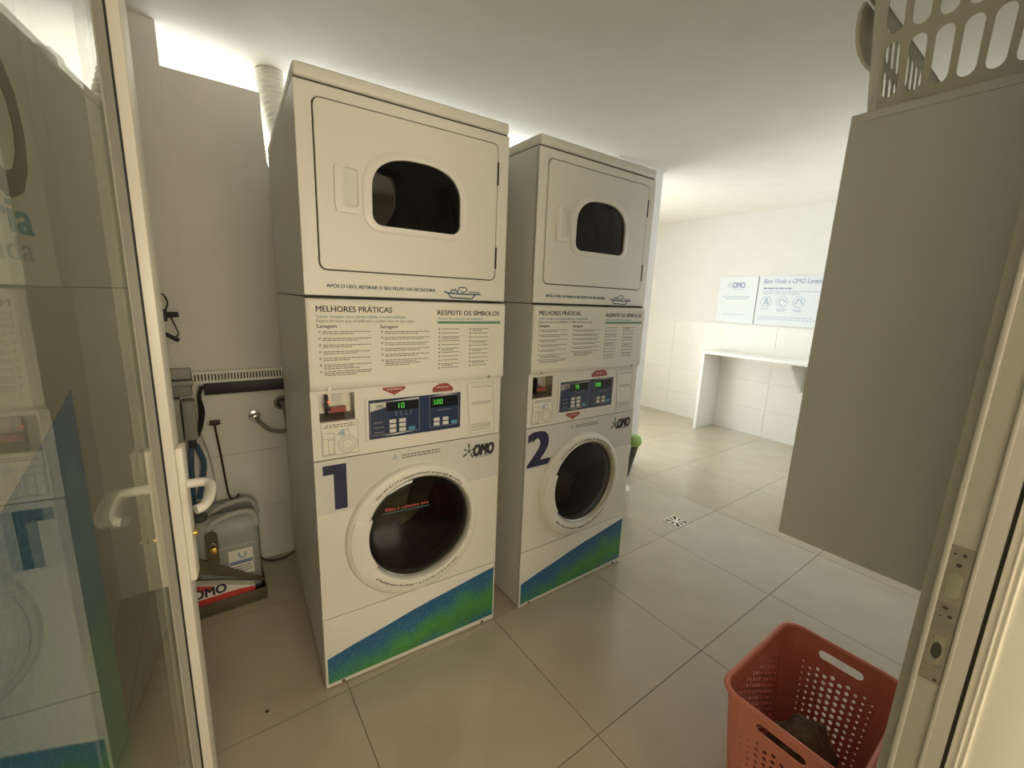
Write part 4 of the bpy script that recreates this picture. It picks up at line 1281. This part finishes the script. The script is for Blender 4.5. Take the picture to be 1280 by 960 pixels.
class Wall:
    """wall of a tapered basket in (u, v): u fraction of the perimeter length, v height"""
    def __init__(s, hx_, hy_, r, h, taper):
        s.pts, s.s = perimeter(hx_, hy_, r)
        s.L = s.s[-1]
        s.h, s.taper = h, taper
        s.mb = MB()
    def at(s, u, v, grow=0.0):
        u = u % s.L
        i = 0
        while i < len(s.s) - 2 and s.s[i + 1] < u:
            i += 1
        t = (u - s.s[i]) / max(1e-9, s.s[i + 1] - s.s[i])
        x = s.pts[i][0] * (1 - t) + s.pts[i + 1][0] * t
        y = s.pts[i][1] * (1 - t) + s.pts[i + 1][1] * t
        k = s.taper + (1 - s.taper) * v / s.h + grow
        return (x * k, y * k, v)
    def quad(s, u0, u1, v0, v1):
        if v1 - v0 < 1e-5: return
        s.mb.add([s.at(u0, v0), s.at(u1, v0), s.at(u1, v1), s.at(u0, v1)], [(0, 1, 2, 3)])
    def cell(s, u0, u1, v0, v1, hole):
        c = (sum(p[0] for p in hole) / len(hole), sum(p[1] for p in hole) / len(hole))
        an = angles([rect(u0, u1, v0, v1), hole], c, 4)
        A, Bq = radial(rect(u0, u1, v0, v1), c, an), radial(hole, c, an)
        s.mb.loft([[s.at(*p) for p in A], [s.at(*p) for p in Bq]])

def capsule(cu, v0, v1, r, n=6):
    return [(cu + r * cos(a), v0 + r + r * sin(a)) for a in [pi + pi * k / n for k in range(n + 1)]] + [(cu + r * cos(a), v1 - r + r * sin(a)) for a in [pi * k / n for k in range(n + 1)]]

def hexhole(cu, cv, r, n=8):
    return [(cu + r * cos(2 * pi * k / n), cv + r * sin(2 * pi * k / n)) for k in range(n)]

def solid(o, t):
    md = o.modifiers.new('thickness', 'SOLIDIFY')
    md.thickness = t
    md.offset = 0
    return o

def rim(wl, r, v, n=96, k=8, out=0.0):
    pts = [wl.at(wl.L * i / n, v) for i in range(n)]
    loops = []
    for i in range(n):
        a, b = Vector(pts[i - 1]), Vector(pts[(i + 1) % n])
        t = (b - a).normalized()
        nx = Vector((t.y, -t.x, 0))
        loops.append([Vector(pts[i]) + nx * (out + r[0] * cos(2 * pi * q / k)) + Vector((0, 0, r[1] * sin(2 * pi * q / k))) for q in range(k)])
    return MB().loft(loops, closed=True)

# pink basket on the floor
PBC, HXp, HYp, PH = (1.002, -1.105), 0.208, 0.148, 0.395
pb = empty('laundry_basket', (PBC[0], PBC[1], 0), 0.0)
tag(pb, 'coral pink plastic laundry basket with round holes on the floor by the doorway', 'laundry basket')
wl = Wall(HXp, HYp, 0.045, PH, 0.80)
NC = int(round(wl.L / 0.0205 / 2)) * 2
du_ = wl.L / NC
cen = [0.0, HYp + HXp, 2 * (HYp + HXp), 3 * (HYp + HXp)]
cen = [c * wl.L / (4 * (HXp + HYp)) for c in cen]
for i in range(NC):
    u0, u1 = i * du_, (i + 1) * du_
    uc = (u0 + u1) / 2
    best = min(range(4), key=lambda q: min(abs(uc - cen[q]), wl.L - abs(uc - cen[q])))
    dist = min(abs(uc - cen[best]), wl.L - abs(uc - cen[best]))
    half = (HYp if best % 2 == 0 else HXp)
    span = half - 0.052
    slot = best % 2 == 0 and dist < 3.0 * du_
    top = PH - 0.052
    bot = 0.045
    hs = 0.0205
    if dist < span:
        rr = 0.0066 * (1 - 0.62 * (dist / span) ** 1.5)
        st_ = 0.0 if i % 2 == 0 else hs / 2
        hi_top = top - (0.028 if best % 2 == 0 else 0.0)
        v = bot + st_
        wl.quad(u0, u1, 0, v)
        while v + hs <= hi_top + 1e-6:
            wl.cell(u0, u1, v, v + hs, hexhole(uc, v + hs / 2, rr))
            v += hs
        if slot:
            wl.quad(u0, u1, v, PH - 0.062)
            wl.quad(u0, u1, PH - 0.022, PH)
        else:
            wl.quad(u0, u1, v, PH)
    else:
        wl.quad(u0, u1, 0, PH)
for uc in (0.0, cen[2]):
    ic = round(uc / du_) * du_
    ua, ub = ic - 3 * du_, ic + 3 * du_
    hc = [(q[1], q[0]) for q in capsule(PH - 0.042, ua + 0.004, ub - 0.004, 0.0125)][::-1]
    wl.cell(ua, ub, PH - 0.062, PH - 0.022, hc)
solid(wl.mb.build('wall', 'pink', pb), 0.003)
rim(wl, (0.008, 0.007), PH, out=0.004).build('rim', 'pink', pb, smooth=True)
solid(MB().add([wl.at(wl.L * i / 64, 0.002) for i in range(64)], [tuple(range(64))]).build('bottom', 'pink', pb), 0.003)
o = lump('dark_cloth', (PBC[0] - 0.045, PBC[1] - 0.010, 0.150), 0.108, 0.085, 0.158, 'cloth', 8, amp=0.30, flat=-0.90)
tag(o, 'dark brown patterned cloth heaped in the pink basket', 'cloth')

# white basket on the cabinet
WBC, HXw, HYw, WH = (1.245, -1.126), 0.335, 0.146, 0.245
wbk = empty('slotted_basket', (WBC[0], WBC[1], CZ1), 0.0)
tag(wbk, 'white plastic laundry basket with long upright slots on top of the grey cabinet', 'laundry basket')
wl = Wall(HXw, HYw, 0.034, WH, 0.90)
pitch = 0.0405
NC = int(round(wl.L / pitch))
du_ = wl.L / NC
for i in range(NC):
    u0, u1 = i * du_, (i + 1) * du_
    uc = (u0 + u1) / 2
    xa, ya_, _ = wl.at(uc, WH)
    corner = abs(xa) > HXw - 0.034 and abs(ya_) > HYw - 0.034
    wl.quad(u0, uc, 0, 0.03)
    wl.quad(uc, u1, 0, 0.03)
    if corner:
        for q in range(4):
            wl.quad(u0 + du_ * q / 4, u0 + du_ * (q + 1) / 4, 0.03, WH - 0.02)
    else:
        wl.cell(u0, u1, 0.03, 0.136, capsule(uc, 0.032, 0.130, 0.0142))
        wl.cell(u0, u1, 0.136, WH - 0.02, capsule(uc, 0.145, WH - 0.028, 0.0142))
    wl.quad(u0, uc, WH - 0.02, WH)
    wl.quad(uc, u1, WH - 0.02, WH)
solid(wl.mb.build('wall', 'wbasket', wbk), 0.003)
rim(wl, (0.010, 0.008), WH, out=0.006).build('rim', 'wbasket', wbk, smooth=True)
solid(MB().add([wl.at(wl.L * i / 64, 0.002) for i in range(64)], [tuple(range(64))]).build('bottom', 'wbasket', wbk), 0.003)
for s_ in (1, -1):
    if s_ < 0: continue
    hl = [[(-0.30 + dx, HYw * k + dy, z) for dx, dy in ((0, -0.004), (0.085, -0.004), (0.085, 0.004), (0, 0.004))] for k, z in ((0.955, 0.105), (1.02, 0.118), (1.10, 0.140), (1.15, 0.165), (1.18, 0.195), (1.18, 0.225), (1.14, 0.240))]
    MB().loft(hl, cap0=True, cap1=True).build('side_handle', 'wbasket', wbk, bevel=0.002)

# ------------------------------------------------------------------ corridor lamp
lp = empty('wall_lamp', (0.1, -3.5, 1.50))
OFF[0] = Vector((0.1, -3.5, 1.50))
MB().box(-0.70, 0.90, -3.5, -3.43, 1.11, 1.89).build('frame', 'alu', lp, bevel=0.003)
MB().box(-0.66, 0.86, -3.432, -3.42, 1.14, 1.86).build('diffuser', 'lamp', lp)
OFF[0] = Vector((0, 0, 0))
tag(lp, 'rectangular wall lamp in the corridor behind the doorway', 'wall lamp')

# prints and other pieces too small to pick apart stay joined
for o in bpy.data.objects:
    if o.parent and o.name.split('.')[0] in ('small_print', 'check_marks', 'ring_print', 'panel_print', 'panel_outline', 'white_flash', 'line_drawing', 'notice_print', 'teeth', 'print', 'red_window_print', 'sub_title_print', 'logo_sub_print', 'grate', 'boat_print', 'wavy_underline'):
        o['kind'] = 'stuff'
